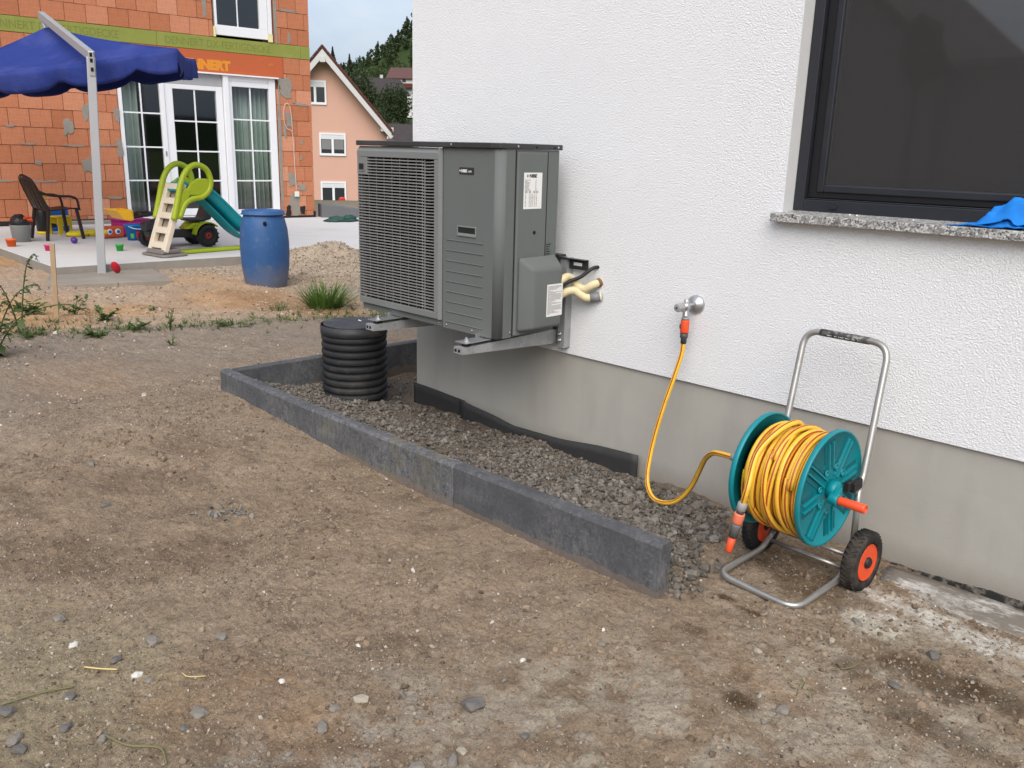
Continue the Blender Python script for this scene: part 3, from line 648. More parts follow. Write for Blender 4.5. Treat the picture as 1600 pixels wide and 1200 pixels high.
sheet(-.985, -.5, 2.99, 3.05, .04, 9, -.6).obj('lower_fold', m_cloth, cl, True, solid=.002)

# ---------------------------------------------------------------- heat pump
m_pg = pm('pump_grey', (.122, .134, .131), .7, 0, .05, 4, .12, 500, .0004, .28, (.2, .19, .17), .12, 3)
m_pg2 = pm('pump_grey_light', (.175, .184, .183), .55, 0, .05, 4, .12, 500, .0004, .45, (.22, .2, .18), .12, 3)
m_lid = pm('pump_lid', (.030, .029, .030), .45, 0, .1, 6, .1, 300, .0004, .5, (.14, .13, .12), .3, 4)
m_slat = pm('grille_grey', (.205, .205, .2), .5)
m_cav = pm('pump_cavity', (.012, .012, .013), .7)
m_fan = pm('fan_black', (.022, .022, .024), .45)
m_zinc = pm('zinc', (.52, .53, .54), .38, .85, .18, 18, .2, 90, .0008)
t = NT('galvanised'); co = t.coord()
v = t.voro(co, 28); sp = t.n.new('ShaderNodeSeparateColor'); t.l.new(v.outputs['Color'], sp.inputs[0])
c = t.mix(t.noise(co, 9, 6, .7), (.27, .28, .28), (.46, .47, .47)); c = t.mix(.25, c, t.ramp(sp.outputs[0], [(0, (.25, .26, .27)), (1, (.5, .51, .52))]))
c = t.mix(t.math('MULTIPLY', t.fac(t.noise(co, 22, 7, .75), .56, .68), .6), c, (.13, .12, .1))
m_galv = t.set(col=c, rough=.55, metal=.45, normal=t.bump(t.noise(co, 60, 5), .3, .001))
m_rub = pm('black_rubber', (.012, .012, .012), .6)
m_hole = pm('dark_hole', (.004, .004, .004), .9)
m_label = pm('white_label', (.72, .72, .70), .45, var=.05)
m_ink = pm('black_print', (.02, .02, .022), .6); m_ink2 = pm('grey_print', (.2, .2, .2), .6); m_wht = pm('white_print', (.75, .75, .75), .6)
PX0, PX1, PY0, PY1, PZ0, PZ1 = -3.598, -2.609, 2.55, 2.912, .597, 1.398; SX = -2.972
hp = thing('heat_pump', 'grey outdoor heat pump with fan grille hung on the house wall', 'heat pump', (-3.1, 2.72, .545))
def corner_poly(x0, x1, y0, y1, r, z, n=8):
    pts = [(x0, y1, z), (x0, y0, z)]
    pts += [(x1-r+r*math.sin(a), y0+r-r*math.cos(a), z) for a in [math.pi/2*k/n for k in range(n+1)]]
    pts += [(x1, y1, z)]; return pts
b = MB(); b.prism(corner_poly(SX, PX1-.001, PY0, PY1-.275, .034, PZ0), (0, 0, PZ1-PZ0), True)
o = b.obj('front_panel', m_pg, hp, True); 
for p in o.data.polygons: p.use_smooth = len(p.vertices) == 4 and abs(p.normal.z) < .1 and .02 < abs(p.normal.x) < .998 and p.area < .03
b = MB(); b.span((SX, PY1-.2735, PZ0), (PX1-.0015, PY1, PZ1)); b.obj('side_casing', m_pg, hp, True, bevel=.003)
b = MB()                                                   # fan compartment: back, top, bottom, left cheek
b.span((PX0+.012, 2.75, PZ0+.03), (SX-.002, PY1, PZ1-.004)); b.span((PX0+.012, 2.57, PZ0+.03), (PX0+.016, 2.748, PZ1-.02)); b.span((PX0+.018, 2.57, PZ0+.03), (SX-.002, 2.748, PZ0+.035))
b.obj('fan_compartment', m_cav, hp, True)
b = MB(); b.span((PX0, 2.68, PZ0+.02), (PX0+.011, PY1, PZ1)); b.obj('left_panel', m_pg, hp, True)
# fan seen behind the grille
fan = MB().lathe([(.02, 0), (.07, .01), (.075, .05)], (-3.262, 2.66, 1.0), 'Y', 24).obj('fan', m_fan, hp, True)
for k in range(3):
    b = MB(); a0 = 2*math.pi*k/3+.3
    def blade(u, v):
        r = .07+.2*u; a = a0+1.35*v+.25*u; return (-3.262+r*math.cos(a), 2.635+.09*v, 1.0+r*math.sin(a))
    b.grid(blade, 8, 8); b.obj('fan_blade', m_fan, fan, True, solid=.004)
b = MB(); b.lathe([(.298, 0), (.285, .02), (.285, .1), (.292, .1), (.31, 0), (.298, 0)], (-3.262, 2.622, 1.0), 'Y', 48); b.obj('fan_shroud', pm('shroud', (.04, .042, .043), .6), hp, True)
# grille surround
GZ1, GZ0, GX0, GX1 = 1.346, .663, -3.516, -3.014
b = MB(); P = lambda x, z, y=2.532: (x, y, z)
b.prism([(PX0+.002, 2.55, 1.397), (PX0+.002, 2.532, 1.374), (PX0+.002, 2.532, GZ1), (PX0+.002, 2.55, GZ1)], (SX-.013-PX0, 0, 0))      # bevelled head
b.span((PX0+.002, 2.533, 1.262), (GX0, 2.56, GZ1-.0005)); b.span((GX1, 2.533, GZ0-.0005), (SX-.012, 2.56, GZ1-.0005))
b.prism([(PX0+.002, 2.55, .628), (PX0+.002, 2.534, .632), (PX0+.002, 2.532, GZ0-.001), (PX0+.002, 2.555, GZ0-.001)], (SX-.013-PX0, 0, 0))
b.prism([(SX-.0115, 2.531, .629), (SX-.0115, 2.56, .629), (SX-.0005, 2.56, .629), (SX-.0005, 2.548, .629)], (0, 0, 1.396-.629))
b.span((PX0+.002, 2.534, GZ0), (PX0+.0055, 2.68, 1.2615)); b.obj('grille_surround', m_pg2, hp, True, bevel=.002)
b = MB(); b.span((PX0+.003, 2.552, PZ0+.001), (SX-.002, 2.60, .627)); b.obj('bottom_rail', m_pg, hp, True, bevel=.003)
b = MB(); b.span((PX0+.018, 2.5315, 1.283), (PX0+.06, 2.535, 1.314)); b.obj('grip_recess', m_cav, hp, True)
b = MB(); b.span((PX0+.018, 2.529, 1.279), (PX0+.062, 2.533, 1.2845)); b.span((PX0+.06, 2.529, 1.285), (PX0+.064, 2.533, 1.316)); b.obj('grip_edge', m_pg2, hp, True)
b = MB(); z = GZ1-.011
while z > GZ0+.006:
    xl = GX0 if z > 1.262 else PX0+.004
    y0 = 2.537; P = [(xl, y0, z), (-3.11, y0, z), (-3.085, y0+.010, z-.0025), (-3.055, y0+.008, z-.002), (GX1, y0, z)]
    for k in range(4): b.beam(P[k], P[k+1], .005, .0056)
    z -= .0140
b.obj('grille_slats', m_slat, hp, True, kind='stuff', label='thin horizontal grille slats joined in one piece')
b = MB()
for x in [GX0-.058+.0608*k for k in range(9)]+[-3.105]:
    if x < GX0: zt = 1.262
    else: zt = GZ1
    b.span((x-.0015, 2.5405, GZ0), (x+.0015, 2.5435, zt))
b.obj('grille_wires', m_slat, hp, True, kind='stuff')
# lid
b = MB(); lp = [(PX0-.003, 2.925, 1.399), (PX0-.003, 2.530, 1.399), (PX1-.045, 2.534, 1.399), (PX1-.004, 2.55, 1.399), (PX1+.006, 2.575, 1.399), (PX1+.006, 2.925, 1.399)]
b.prism(lp, (0, 0, .023)); b.obj('lid', m_lid, hp, True, bevel=.004)
def screw(x, y, z, ax, r=.004, m=m_zinc):
    b = MB(); b.lathe([(r, 0), (r*.9, .0015), (0, .0022)] if False else [(r*1.0, -.001), (r*.9, .0016), (r*.3, .0022)], (x, y, z), ax, 8) ; return b
def screws(pts, ax, sgn, name, m=m_zinc):
    for x, y, z in pts:
        b = MB(); M3 = Matrix.Rotation(sgn*math.pi/2, 3, ax); b.lathe([(.0048, 0), (.0042, .0022), (.0015, .003)], (x, y, z), M=M3, seg=8); b.obj(name, m, hp, True)
screws([(-2.90, 2.5335, 1.411)], 'X', 1, 'screw'); screws([(-2.603, 2.645, 1.41), (-2.603, 2.895, 1.41)], 'Y', 1, 'screw'); screws([(-2.603, 2.757, 1.408), (-2.603, 2.872, 1.408)], 'Y', 1, 'screw', m_hole)
screws([(-2.943, 2.55, .612), (-2.77, 2.55, .612), (-3.0, 2.552, .612)], 'X', 1, 'screw'); screws([(-2.609, 2.627, .62), (-2.609, 2.855, .628)], 'Y', 1, 'screw')
# seam, ribs, recess, badge on the front panel
b = MB(); b.span((SX-.002, 2.549, PZ0), (SX+.0015, 2.551, PZ1)); b.obj('panel_seam', m_cav, hp, True)
for k in range(9):
    z = 1.003-.0465*k; b = MB(); b.prism([(-2.946, 2.5505, z+.0005), (-2.946, 2.5465, z-.002), (-2.946, 2.5505, z-.007)], (.242, 0, 0)); b.obj('panel_rib', m_pg, hp, True)
b = MB(); rect_frame(b, -2.873, -2.749, 1.024, 1.069, 2.545, 2.552, .006, .007); b.prism([(-2.867, 2.5465, 1.03), (-2.867, 2.5505, 1.046), (-2.867, 2.5505, 1.03)], (.112, 0, 0)); b.obj('handle_recess', m_pg2, hp, True, bevel=.002)
b = MB(); b.span((-2.867, 2.5485, 1.031), (-2.755, 2.5515, 1.063)); b.obj('recess_hollow', m_cav, hp, True)
b = MB(); b.span((-2.862, 2.5465, 1.290), (-2.770, 2.5505, 1.318)); badge = b.obj('badge', pm('badge_black', (.03, .03, .03), .35), hp, True, bevel=.001)
M_front = Matrix(((1, 0, 0), (0, 0, -1), (0, 1, 0)))      # text in the XZ plane facing -y
M_side = Matrix(((0, 0, 1), (1, 0, 0), (0, 1, 0)))        # text in the YZ plane facing +x
hl = Vector(hp.location)
text_obj('NIBE', .0165, m_wht, 'logo', badge, Vector((-2.850, 2.5462, 1.2975))-hl, M_front, .0003, 1.15, .0006)
text_obj('split', .0115, m_wht, 'badge_text', badge, Vector((-2.803, 2.5462, 1.2985))-hl, M_front, .0003, 1.1)
b = MB(); b.lathe([(.004, 0), (.004, .0005)], (-2.856, 2.5464, 1.3035), 'Y', 4); b.obj('logo_mark', m_wht, badge, True)
# service cover on the side, cable hood, labels
b = MB(); b.prism([(PX1-.001, 2.645, .603), (PX1+.008, 2.652, .603), (PX1+.008, 2.826, .603), (PX1-.001, 2.833, .603)], (0, 0, .784)); b.obj('service_cover', m_pg, hp, True, bevel=.003)
b = MB(); b.span((PX1-.0005, 2.6385, .6), (PX1+.0015, 2.6425, 1.395)); b.span((PX1-.0005, 2.836, .64), (PX1+.001, 2.8385, 1.392)); b.obj('cover_seam', m_cav, hp, True)
b = MB(); sx0, sx1 = PX1+.007, PX1+.072
V = [(sx0, 2.655, .615), (sx0, 2.90, .615), (sx0, 2.90, .952), (sx0, 2.655, .952), (sx1, 2.70, .632), (sx1, 2.888, .632), (sx1, 2.888, .897), (sx1, 2.70, .897)]
b.add(V, [(3, 2, 1, 0), (4, 5, 6, 7), (0, 1, 5, 4), (1, 2, 6, 5), (2, 3, 7, 6), (3, 0, 4, 7)])
hood = b.obj('cable_hood', m_pg, hp, True, bevel=.016, seg=4)
for p in hood.data.polygons: p.use_smooth = True
b = MB(); b.lathe([(.008, 0), (.008, .002)], (PX1+.008, 2.755, 1.05), 'X', 12); b.obj('cable_hole', m_hole, hp, True)
def label(x, y0, y1, z0, z1, par, rows, seedn, head):
    b = MB(); b.span((x, y0, z0), (x+.0012, y1, z1)); lb = b.obj('label', m_label, par, True)
    r_ = random.Random(seedn); b = MB(); b2 = MB(); w = y1-y0; z = z1-.010-(.022 if head else 0); n = 0
    while z > z0+.008:
        y = y0+.006
        if rows == 'table':
            if n in (9, 10): 
                for yy in (.008, .03, .058, .075): b2.span((x+.001, y0+yy, z), (x+.0016, y0+yy+.014, z+.003))
            elif n < 9: b2.span((x+.001, y, z), (x+.0016, y+r_.uniform(.012, .035), z+.0022)); b2.span((x+.001, y0+w*.62, z), (x+.0016, y0+w*.62+r_.uniform(.003, .01), z+.0022))
            else:
                for yy in (.008, .032, .042, .052, .064, .076): b2.span((x+.001, y0+yy, z), (x+.0016, y0+yy+r_.uniform(.004, .008), z+.0022))
            z -= .0052
        else:
            while y < y1-.012:
                L = r_.uniform(.004, .014); b2.span((x+.001, y, z), (x+.0016, min(y+L, y1-.006), z+.0021)); y += L+.0018
                if r_.random() < .09: break
            z -= .0046
        n += 1
    b2.obj('printed_lines', m_ink2, lb, True, kind='stuff'); return lb
l1 = label(PX1+.008, 2.682, 2.794, 1.152, 1.304, hp, 'table', 2, True)
text_obj('NIBE', .020, m_ink, 'logo', l1, Vector((PX1+.0096, 2.714, 1.284))-hl, M_side, .0003, 1.1, .0008)
b = MB(); b.lathe([(.007, 0), (.007, .0006)], (PX1+.0093, 2.703, 1.2905), 'X', 4); b.obj('logo_mark', m_ink2, l1, True)
label(sx1+.0003, 2.782, 2.8845, .682, .826, hp, 'text', 5, False)
b = MB()
for k in range(9): b.span((PX1-.001, 2.846, .908+.0105*k), (PX1+.0006, 2.862+.006*((k*7) % 3), .911+.0105*k))
b.obj('embossed_marks', m_cav, hp, True, kind='stuff')
# feet with rubber buffers
for x in (-3.326, -2.69):
    b = MB(); b.span((x-.035, 2.41, .588), (x+.035, 2.56, .592)); b.span((x-.035, 2.53, .5925), (x-.031, 2.56, .61)); ft = b.obj('foot', m_zinc, hp, True, bevel=.001)
    b = MB(); b.lathe([(.021, .572), (.0225, .58), (.021, .588)], (x, 2.445, 0), 'Z', 18); b.obj('rubber_buffer', m_rub, ft, True)
    b = MB(); b.lathe([(.018, .5922), (.018, .5945), (.010, .595), (.010, .602), (.006, .6025), (.0055, .61)], (x, 2.445, 0), 'Z', 6, False); b.obj('bolt', m_zinc, ft, True)

# wall bracket
br = thing('wall_bracket', 'galvanised steel wall bracket carrying the heat pump', 'bracket', (-2.95, 3.03, .55))
for x0, x1 in ((-2.715, -2.661), (-3.355, -3.297)):
    b = MB()
    for xx in (x0, x1-.003): b.prism([(xx, 2.395, .543), (xx, 3.02, .512), (xx, 3.02, .583), (xx, 2.395, .572)], (.003, 0, 0))
    b.prism([(x0+.003, 2.395, .569), (x0+.003, 3.02, .580), (x0+.003, 3.02, .583), (x0+.003, 2.395, .572)], (x1-x0-.006, 0, 0))
    b.span((x0+.003, 2.396, .5435), (x1-.003, 2.399, .5685))
    b.obj('bracket_arm', m_galv, br, True)
    b = MB(); b.span((x0+.004, 2.398, .550), (x0+.018, 2.3955, .563)); b.span((x0+.026, 2.398, .550), (x0+.04, 2.3955, .563)); b.obj('end_cap_hole', m_hole, br, True)
    b = MB(); b.span((x1+.017, 2.985, .50), (x1+.058, 2.988, .925)); b.span((x1+.017, 2.9885, .50), (x1+.021, 3.028, .925)); b.span((x1+.054, 2.985+.0035, .50), (x1+.058, 3.028, .925))
    b.obj('bracket_upright', m_galv, br, True)
    b = MB()
    for z in (.535, .565): b.lathe([(.011, 0), (.011, .006), (.006, .0065), (.006, .014)], (x1+.033, 2.984, z), M=Matrix.Rotation(math.pi/2, 3, 'X'), seg=6)
    b.obj('bracket_bolts', m_zinc, br, True)
b = MB(); b.prism([(-3.45, 3.0, .875), (-3.45, 3.0, .925), (-3.45, 3.004, .925), (-3.45, 3.004, .875)], (.96, 0, 0)); b.span((-3.45, 2.975, .921), (-2.49, 2.9995, .925)); rail = b.obj('bracket_rail', pm('rail_dark', (.05, .055, .062), .45, .5, .2, 12), br, True, bevel=.002)
b = MB(); b.span((-2.575, 2.998, .893), (-2.525, 2.9995, .908)); b.obj('rail_slot', m_wht, rail, True, bevel=.005)
b = MB(); b.span((-2.70, 2.975, .585), (-2.6445, 3.026, .935)); b.obj('channel_shade', pm('channel_shade_dark', (.028, .031, .034), .5), br, True, bevel=.004)  # shade inside the galvanised upright channel, put in as a dark box

# pipes between pump and wall
m_ins = pm('cream_insulation', (.66, .58, .36), .75, 0, .08, 12, .35, 90, .002, .25, (.2, .16, .1), .35, 14)
m_grp = pm('grey_plastic', (.2, .205, .215), .5)
def pipe(name, pts, r, m, lab, cat, extra=None, grp=None):
    p0 = Vector(pts[0]); o = thing(name, lab, cat, p0, 0, grp); b = MB(); b.tube(bez(pts, 8), r, 14); b.obj('insulation' if extra is not None else 'sleeve', m, o, True)
    if extra:
        for nm, q, rr, mm in extra: b = MB(); b.tube(q, rr, 14); b.obj(nm, mm, o, True)
    return o
pipe('insulated_pipe', [(-2.565, 2.86, .815), (-2.55, 2.90, .842), (-2.55, 2.94, .846), (-2.535, 2.965, .826), (-2.515, 2.975, .802), (-2.487, 2.985, .797), (-2.455, 3.0, .818), (-2.44, 3.04, .83)], .0185, m_ins, 'upper cream insulated pipe curving into the wall', 'pipe', [('end_ring', [(-2.4455, 3.018, .8235), (-2.442, 3.032, .828)], .021, pm('brown_foam', (.2, .11, .05), .9))], 'insulated pipes')
pipe('insulated_pipe', [(-2.60, 2.88, .715), (-2.575, 2.90, .755), (-2.55, 2.93, .782), (-2.525, 2.955, .786), (-2.505, 2.97, .772), (-2.485, 2.985, .758), (-2.465, 3.0, .757)], .019, m_ins, 'lower cream insulated pipe ending in a grey sleeve', 'pipe', [('wall_sleeve', [(-2.468, 2.996, .757), (-2.43, 3.035, .764)], .0205, m_grp), ('collar', [(-2.437, 3.026, .7625), (-2.43, 3.033, .764)], .0225, pm('pale_foam', (.6, .55, .45), .9)), ('pump_sleeve', [(-2.61, 2.872, .70), (-2.578, 2.90, .751)], .0200, m_grp)], 'insulated pipes')
b = MB(); pts = [(-2.59, 2.86, .765), (-2.565, 2.89, .80), (-2.53, 2.93, .832), (-2.50, 2.96, .85), (-2.475, 2.99, .88), (-2.463, 3.012, .893), (-2.455, 3.035, .895)]
b.tube(bez([tuple(Vector(p)-Vector(pts[0])) for p in pts], 8), .0085, 10); o = b.obj('black_cable', pm('cable_black', (.015, .015, .016), .5, 0, .3, 60)); o.location = pts[0]; tag(o, 'black corrugated cable running from pump to wall above the pipes', 'cable')

# ---------------------------------------------------------------- drain shaft
m_drain = pm('drain_black', (.018, .019, .021), .66, 0, .25, 10, .3, 120, .001, .3, (.12, .1, .08), .35, 6)
dr = thing('drain_shaft', 'black corrugated plastic drain shaft with flat lid standing in the gravel', 'drain', (-3.93, 2.725, .03))
b = MB(); prof = [(.166, -.1), (.166, .0)]
z = .0
for k in range(9):
    prof += [(.166, z), (.178, z+.004), (.181, z+.012), (.181, z+.022), (.178, z+.031), (.167, z+.035), (.166, z+.040)]; z += .0405
prof += [(.166, .392)]
b.lathe(prof, seg=56); b.obj('corrugated_pipe', m_drain, dr)
b = MB(); b.lathe([(.176, .358), (.184, .362), (.184, .407)], seg=56); b.lathe([(.184, .407), (.181, .412)], seg=56, smooth=False); b.lathe([(.181, .412), (.171, .412), (.170, .416), (.0, .417)], seg=56, smooth=False); lid = b.obj('lid', pm('lid_plastic', (.03, .031, .034), .55, 0, .2, 10, .2, 120, .001, .4, (.16, .14, .12), .4, 7), dr)
b = MB(); b.ell((-.02, .05, .42), (.008, .006, .003), 7, 5, .4); b.ell((.0, .045, .42), (.006, .005, .003), 7, 5, .4); b.obj('plaster_drips', m_plast, lid)

# ---------------------------------------------------------------- garden tap, hose, hose reel
m_chrome = pm('matt_chrome', (.50, .51, .52), .3, .75, .1, 10, .1, 80, .0004, .5, (.4, .4, .38), .4, 30)
m_gry = pm('grey_connector', (.30, .30, .30), .5); m_dgr = pm('dark_connector', (.06, .063, .068), .5)
m_or = pm('orange_plastic', (.78, .085, .022), .42, 0, .08, 20, .1, 300, .0004, .45, (.25, .1, .06), .3, 20)
m_teal = pm('teal_plastic', (.0, .21, .25), .42, 0, .08, 6, .1, 400, .0004, .45, (.14, .16, .15), .22, 7)
t = NT('yellow_hose'); at = t.n.new('ShaderNodeAttribute'); at.attribute_name = 'ang'
co = t.coord(); sep = t.n.new('ShaderNodeSeparateXYZ'); t.l.new(at.outputs['Vector'], sep.inputs[0])
def stripe(ph):
    d = t.math('ADD', t.math('MULTIPLY', sep.outputs[0], math.cos(ph)), t.math('MULTIPLY', sep.outputs[1], math.sin(ph)))
    return t.fac(d, .92, .965)
st = t.math('MAXIMUM', t.math('MAXIMUM', stripe(.3), stripe(2.4)), stripe(4.5))
c = t.mix(t.noise(co, 11, 4), (.76, .43, .03), (.84, .52, .06))
c = t.mix(st, c, (.33, .05, .012))
c = t.mix(t.math('MULTIPLY', t.fac(t.noise(co, 24, 6, .7), .56, .74), .55), c, (.24, .14, .05))
m_hose = t.set(col=c, rough=.38, spec=.45, normal=t.bump(t.noise(co, 160, 3), .15, .001))

tp = thing('garden_tap', 'chrome garden tap with round wall plate on the white wall', 'tap', (-1.927, 3.03, .80))
b = MB(); R90 = Matrix.Rotation(math.pi/2, 3, 'X')       # +z -> -y
b.lathe([(.040, 0), (.039, .006), (.030, .014), (.018, .02), (.0135, .024)], (0, 0, .0), M=R90, seg=32); b.obj('wall_plate', m_chrome, tp)
b = MB(); b.lathe([(.0125, .02), (.0125, .055), (.0165, .056), (.0165, .085), (.012, .087), (.011, .1)], M=R90, seg=20); b.obj('tap_body', m_chrome, tp)
b = MB(); b.lathe([(.017, .098), (.019, .104), (.0185, .135), (.016, .14), (.006, .141)], M=R90, seg=8, smooth=False); h_ = b.obj('tap_handle', m_gry, tp, bevel=.002)
b = MB(); b.lathe([(.006, .1405), (.005, .143)], M=R90, seg=12); b.obj('handle_screw', m_dgr, h_)
b = MB(); b.lathe([(.010, -.010), (.010, .026), (.006, .03)], (0, -.073, 0), seg=14); b.lathe([(.013, -.05), (.013, -.034), (.0105, -.032), (.0105, -.012)], (0, -.073, 0), seg=14)
b.span((-.0035, -.09, -.03), (.0035, -.056, .012)); b.obj('tap_spout', m_chrome, tp)

hs = thing('garden_hose', 'yellow red-striped garden hose hanging from the tap to the reel', 'hose', (-1.927, 2.957, .75))
b = MB(); b.lathe([(.0155, -.004), (.0155, .002), (.013, .004)], seg=18); b.obj('hose_collar', m_gry, hs)
b = MB(); b.lathe([(.0165, -.060), (.0178, -.055), (.0178, -.012), (.0165, -.006)], seg=20); cc = b.obj('tap_connector', m_or, hs)
b = MB(); b.ell((-.0105, -.0125, -.033), (.006, .007, .013), 10, 7); b.obj('release_button', m_dgr, cc)
b = MB(); b.lathe([(.012, -.105), (.0125, -.085), (.0165, -.078), (.0165, -.062)], seg=18); b.obj('connector_sleeve', m_dgr, hs)
b = MB(); pts = [(-1.927, 2.957, .66), (-1.928, 2.952, .60), (-1.942, 2.93, .50), (-1.965, 2.895, .35), (-1.980, 2.865, .2), (-1.962, 2.82, .075), (-1.905, 2.782, .022), (-1.84, 2.775, .018), (-1.775, 2.775, .05), (-1.715, 2.765, .125), (-1.665, 2.735, .215), (-1.615, 2.69, .292), (-1.55, 2.63, .346), (-1.50, 2.603, .363), (-1.452, 2.594, .367)]
b.tube(bez(pts, 10), .0098, 14, ang=True); b.obj('hose_tube', m_hose, hs, True)

# hose reel cart: local x = axle direction, origin on the ground under the axle
RZ = rad(-3.2)
ct = thing('hose_reel', 'teal hose reel cart with steel tube frame and coiled yellow hose', 'hose reel', (-1.195, 2.735, -.008), RZ)
m_tube = pm('steel_tube', (.40, .39, .37), .36, .7, .15, 20, .12, 120, .0006, .5, (.22, .19, .16), .4, 12)
Wd, AX = .152, .097
# handle and frame in one bent tube per piece
hw = .155
b = MB(); up_ = rounded_path([(-hw, -.055, .345), (-hw, .0, .37), (-hw-.034, .145, .81), (hw-.038, .145, .81), (hw, .0, .37), (hw, -.055, .345)], .062, 8)
b.tube(up_, .0115, 14); b.obj('handle_frame', m_tube, ct)
for s in (-1, 1): b = MB(); b.tube([(s*hw, -.02, .37), (s*hw, -.008, .25), (s*hw, .0, .097)], .0108, 12); b.obj('upright_tube', m_tube, ct)
b = MB(); b.tube(rounded_path([(-.145, .0, .085), (-.145, -.06, .034), (-.145, -.335, .022), (.150, -.335, .018), (.150, -.06, .03), (.150, .0, .085)], .06, 8), .0112, 14); b.obj('foot_loop', m_tube, ct)
b = MB(); b.tube([(-.21, 0, AX), (.21, 0, AX)], .0075, 10); b.obj('axle', m_tube, ct)
b = MB(); b.tube([(-.145, -.02, .055), (.15, -.02, .055)], .008, 10); b.obj('cross_bar', m_tube, ct)
b = MB(); b.tube([(-.13, .145, .81), (.046, .145, .81)], .0131, 16); grip = b.obj('handle_sleeve', pm('worn_black_sleeve', (.05, .05, .05), .55, 0, .3, 40, 0, 80, .001, .4, (.45, .44, .42), .8, 55), ct)
tm = Matrix(((1, 0, 0), (0, .55, -.835), (0, .835, .55)))
text_obj('GARDENA', .019, pm('faded_white', (.55, .54, .52), .6, var=.3, vs=60), 'sleeve_print', ct, Vector((-.106, .1317, .805)), tm, .0008, 1.35)
m_tyre = pm('tyre_rubber', (.018, .018, .018), .75, 0, .3, 30, .3, 90, .001, .3, (.16, .12, .09), .6, 9)
for s in (-1, 1):
    xo = s*.190
    b = MB(); r0 = .106
    b.lathe([(.070, -.024), (.083, -.027), (.098, -.024), (r0-.003, -.016), (r0, 0), (r0-.003, .016), (.098, .024), (.083, .027), (.070, .024), (.066, .015), (.066, -.015), (.070, -.024)], (xo, 0, AX), 'X', 48)
    for k in range(36):
        a = 2*math.pi*k/36
        for side in (-1, 1):
            aa = a+side*.045; c_ = Vector((xo+side*.010, math.cos(aa)*(r0-.0015), math.sin(aa)*(r0-.0015)+AX))
            M3 = Matrix.Rotation(aa-math.pi/2, 3, 'X'); d = Vector((.016, 0, 0)); 
            b.beam(c_ - M3 @ Vector((.009*1, .005*side, 0)), c_ + M3 @ Vector((.009*1, .005*side, 0)), .007, .006, tuple(M3 @ Vector((0, 0, 1))))
    wheel = b.obj('wheel', m_tyre, ct)
    b = MB(); b.lathe([(.0655, s*.020), (.062, s*.024), (.058, s*.014), (.030, s*.012), (.026, s*.019), (.020, s*.019)], (xo, 0, AX), 'X', 40)
    b.lathe([(.064, -s*.018), (.02, -s*.012)], (xo, 0, AX), 'X', 40); b.obj('rim', m_or, wheel)
    b = MB(); b.lathe([(.0195, -s*.02), (.0195, s*.026), (.015, s*.031), (.003, s*.032)], (xo, 0, AX), 'X', 24); b.obj('wheel_hub', pm('hub_black', (.015, .015, .015), .5), wheel)
# reel discs with ribs and pocket shade painted as darker teal strips
RY, RZc, RR = -.155, .375, .196
m_pocket_shade = pm('teal_pocket_shade', (.0, .10, .125), .6)
for s in (-1, 1):
    xo = s*.122
    b = MB()
    b.lathe([(.02, 0), (.186, 0), (.188, s*.006), (RR-.002, s*.007), (RR, s*.003), (RR, -s*.010), (RR-.004, -s*.012), (.187, -s*.008), (.185, -s*.004), (.02, -s*.004), (.02, 0)], (xo, RY, RZc), 'X', 72)
    b.lathe([(.0, s*.03), (.026, s*.03), (.03, s*.026), (.032, s*.001)], (xo, RY, RZc), 'X', 24)
    disc = b.obj('reel_disc', m_teal, ct)
    bp = MB(); bl = MB()
    for k in range(8):
        a = 2*math.pi*k/8+.2
        for off in (-.0125, .0125):
            M3 = Matrix.Rotation(a, 3, 'X')
            p = lambda r, o_: Vector((xo+s*.002, RY, RZc)) + M3 @ Vector((0, r, o_))
            ext = (.045, .175) if k % 2 else (.07, .165)
            b2 = b = None
            bp.beam(p(ext[0], off), p(ext[1], off), .0055, .010, (1, 0, 0)) if True else None
            q0, q1 = p(ext[0]+.03, off*2.2), p(ext[1], off*2.2); q0.x = q1.x = xo+s*.0
            bl.beam(q0, q1, .013, .003, (1, 0, 0))
        pc = Vector((xo+s*.003, RY, RZc)) + Matrix.Rotation(a+.39, 3, 'X') @ Vector((0, .075, 0))
        bp.lathe([(.011, 0), (.011, s*.005), (.007, s*.005), (.007, 0)], pc, 'X', 14)
    bp.obj('disc_ribs', m_teal, disc); bl.obj('disc_pocket_shade', m_pocket_shade, disc)
b = MB(); b.lathe([(.085, -.115), (.085, .115)], (0, RY, RZc), 'X', 32); b.obj('reel_drum', m_teal, ct)
m_hb = pm('bracket_black', (.016, .016, .016), .5)
for s in (-1, 1): b = MB(); b.beam((s*.158, -.02, .375), (s*.158, -.075, .367), .018, .035); b.box((s*.150, -.08, .375), (.018, .04, .032)); b.obj('hub_bracket', m_hb, ct, bevel=.003)
b = MB(); b.beam((.158, RY, RZc), (.166, RY-.045, RZc-.012), .034, .016, (1, 0, 0)); b.lathe([(.019, .150), (.019, .176), (.015, .179)], (0, RY-.045, RZc-.012), 'X', 20); crank = b.obj('crank_arm', m_teal, ct, bevel=.002)
b = MB(); b.lathe([(.0125, .178), (.0145, .184), (.0150, .262), (.013, .268), (.010, .268), (.010, .255), (.0, .255)], (0, RY-.045, RZc-.012), 'X', 22); b.obj('crank_grip', m_or, crank)
b = MB(); b.lathe([(.013, -.138), (.0135, -.198), (.0105, -.200)], (0, RY, RZc), 'X', 16); b.obj('inlet_elbow', pm('inlet_dull_red', (.25, .07, .06), .5), ct)
b = MB(); b.lathe([(.0155, -.200), (.0155, -.236), (.0125, -.240), (.0125, -.250)], (0, RY, RZc), 'X', 16); b.obj('inlet_connector', m_gry, ct)
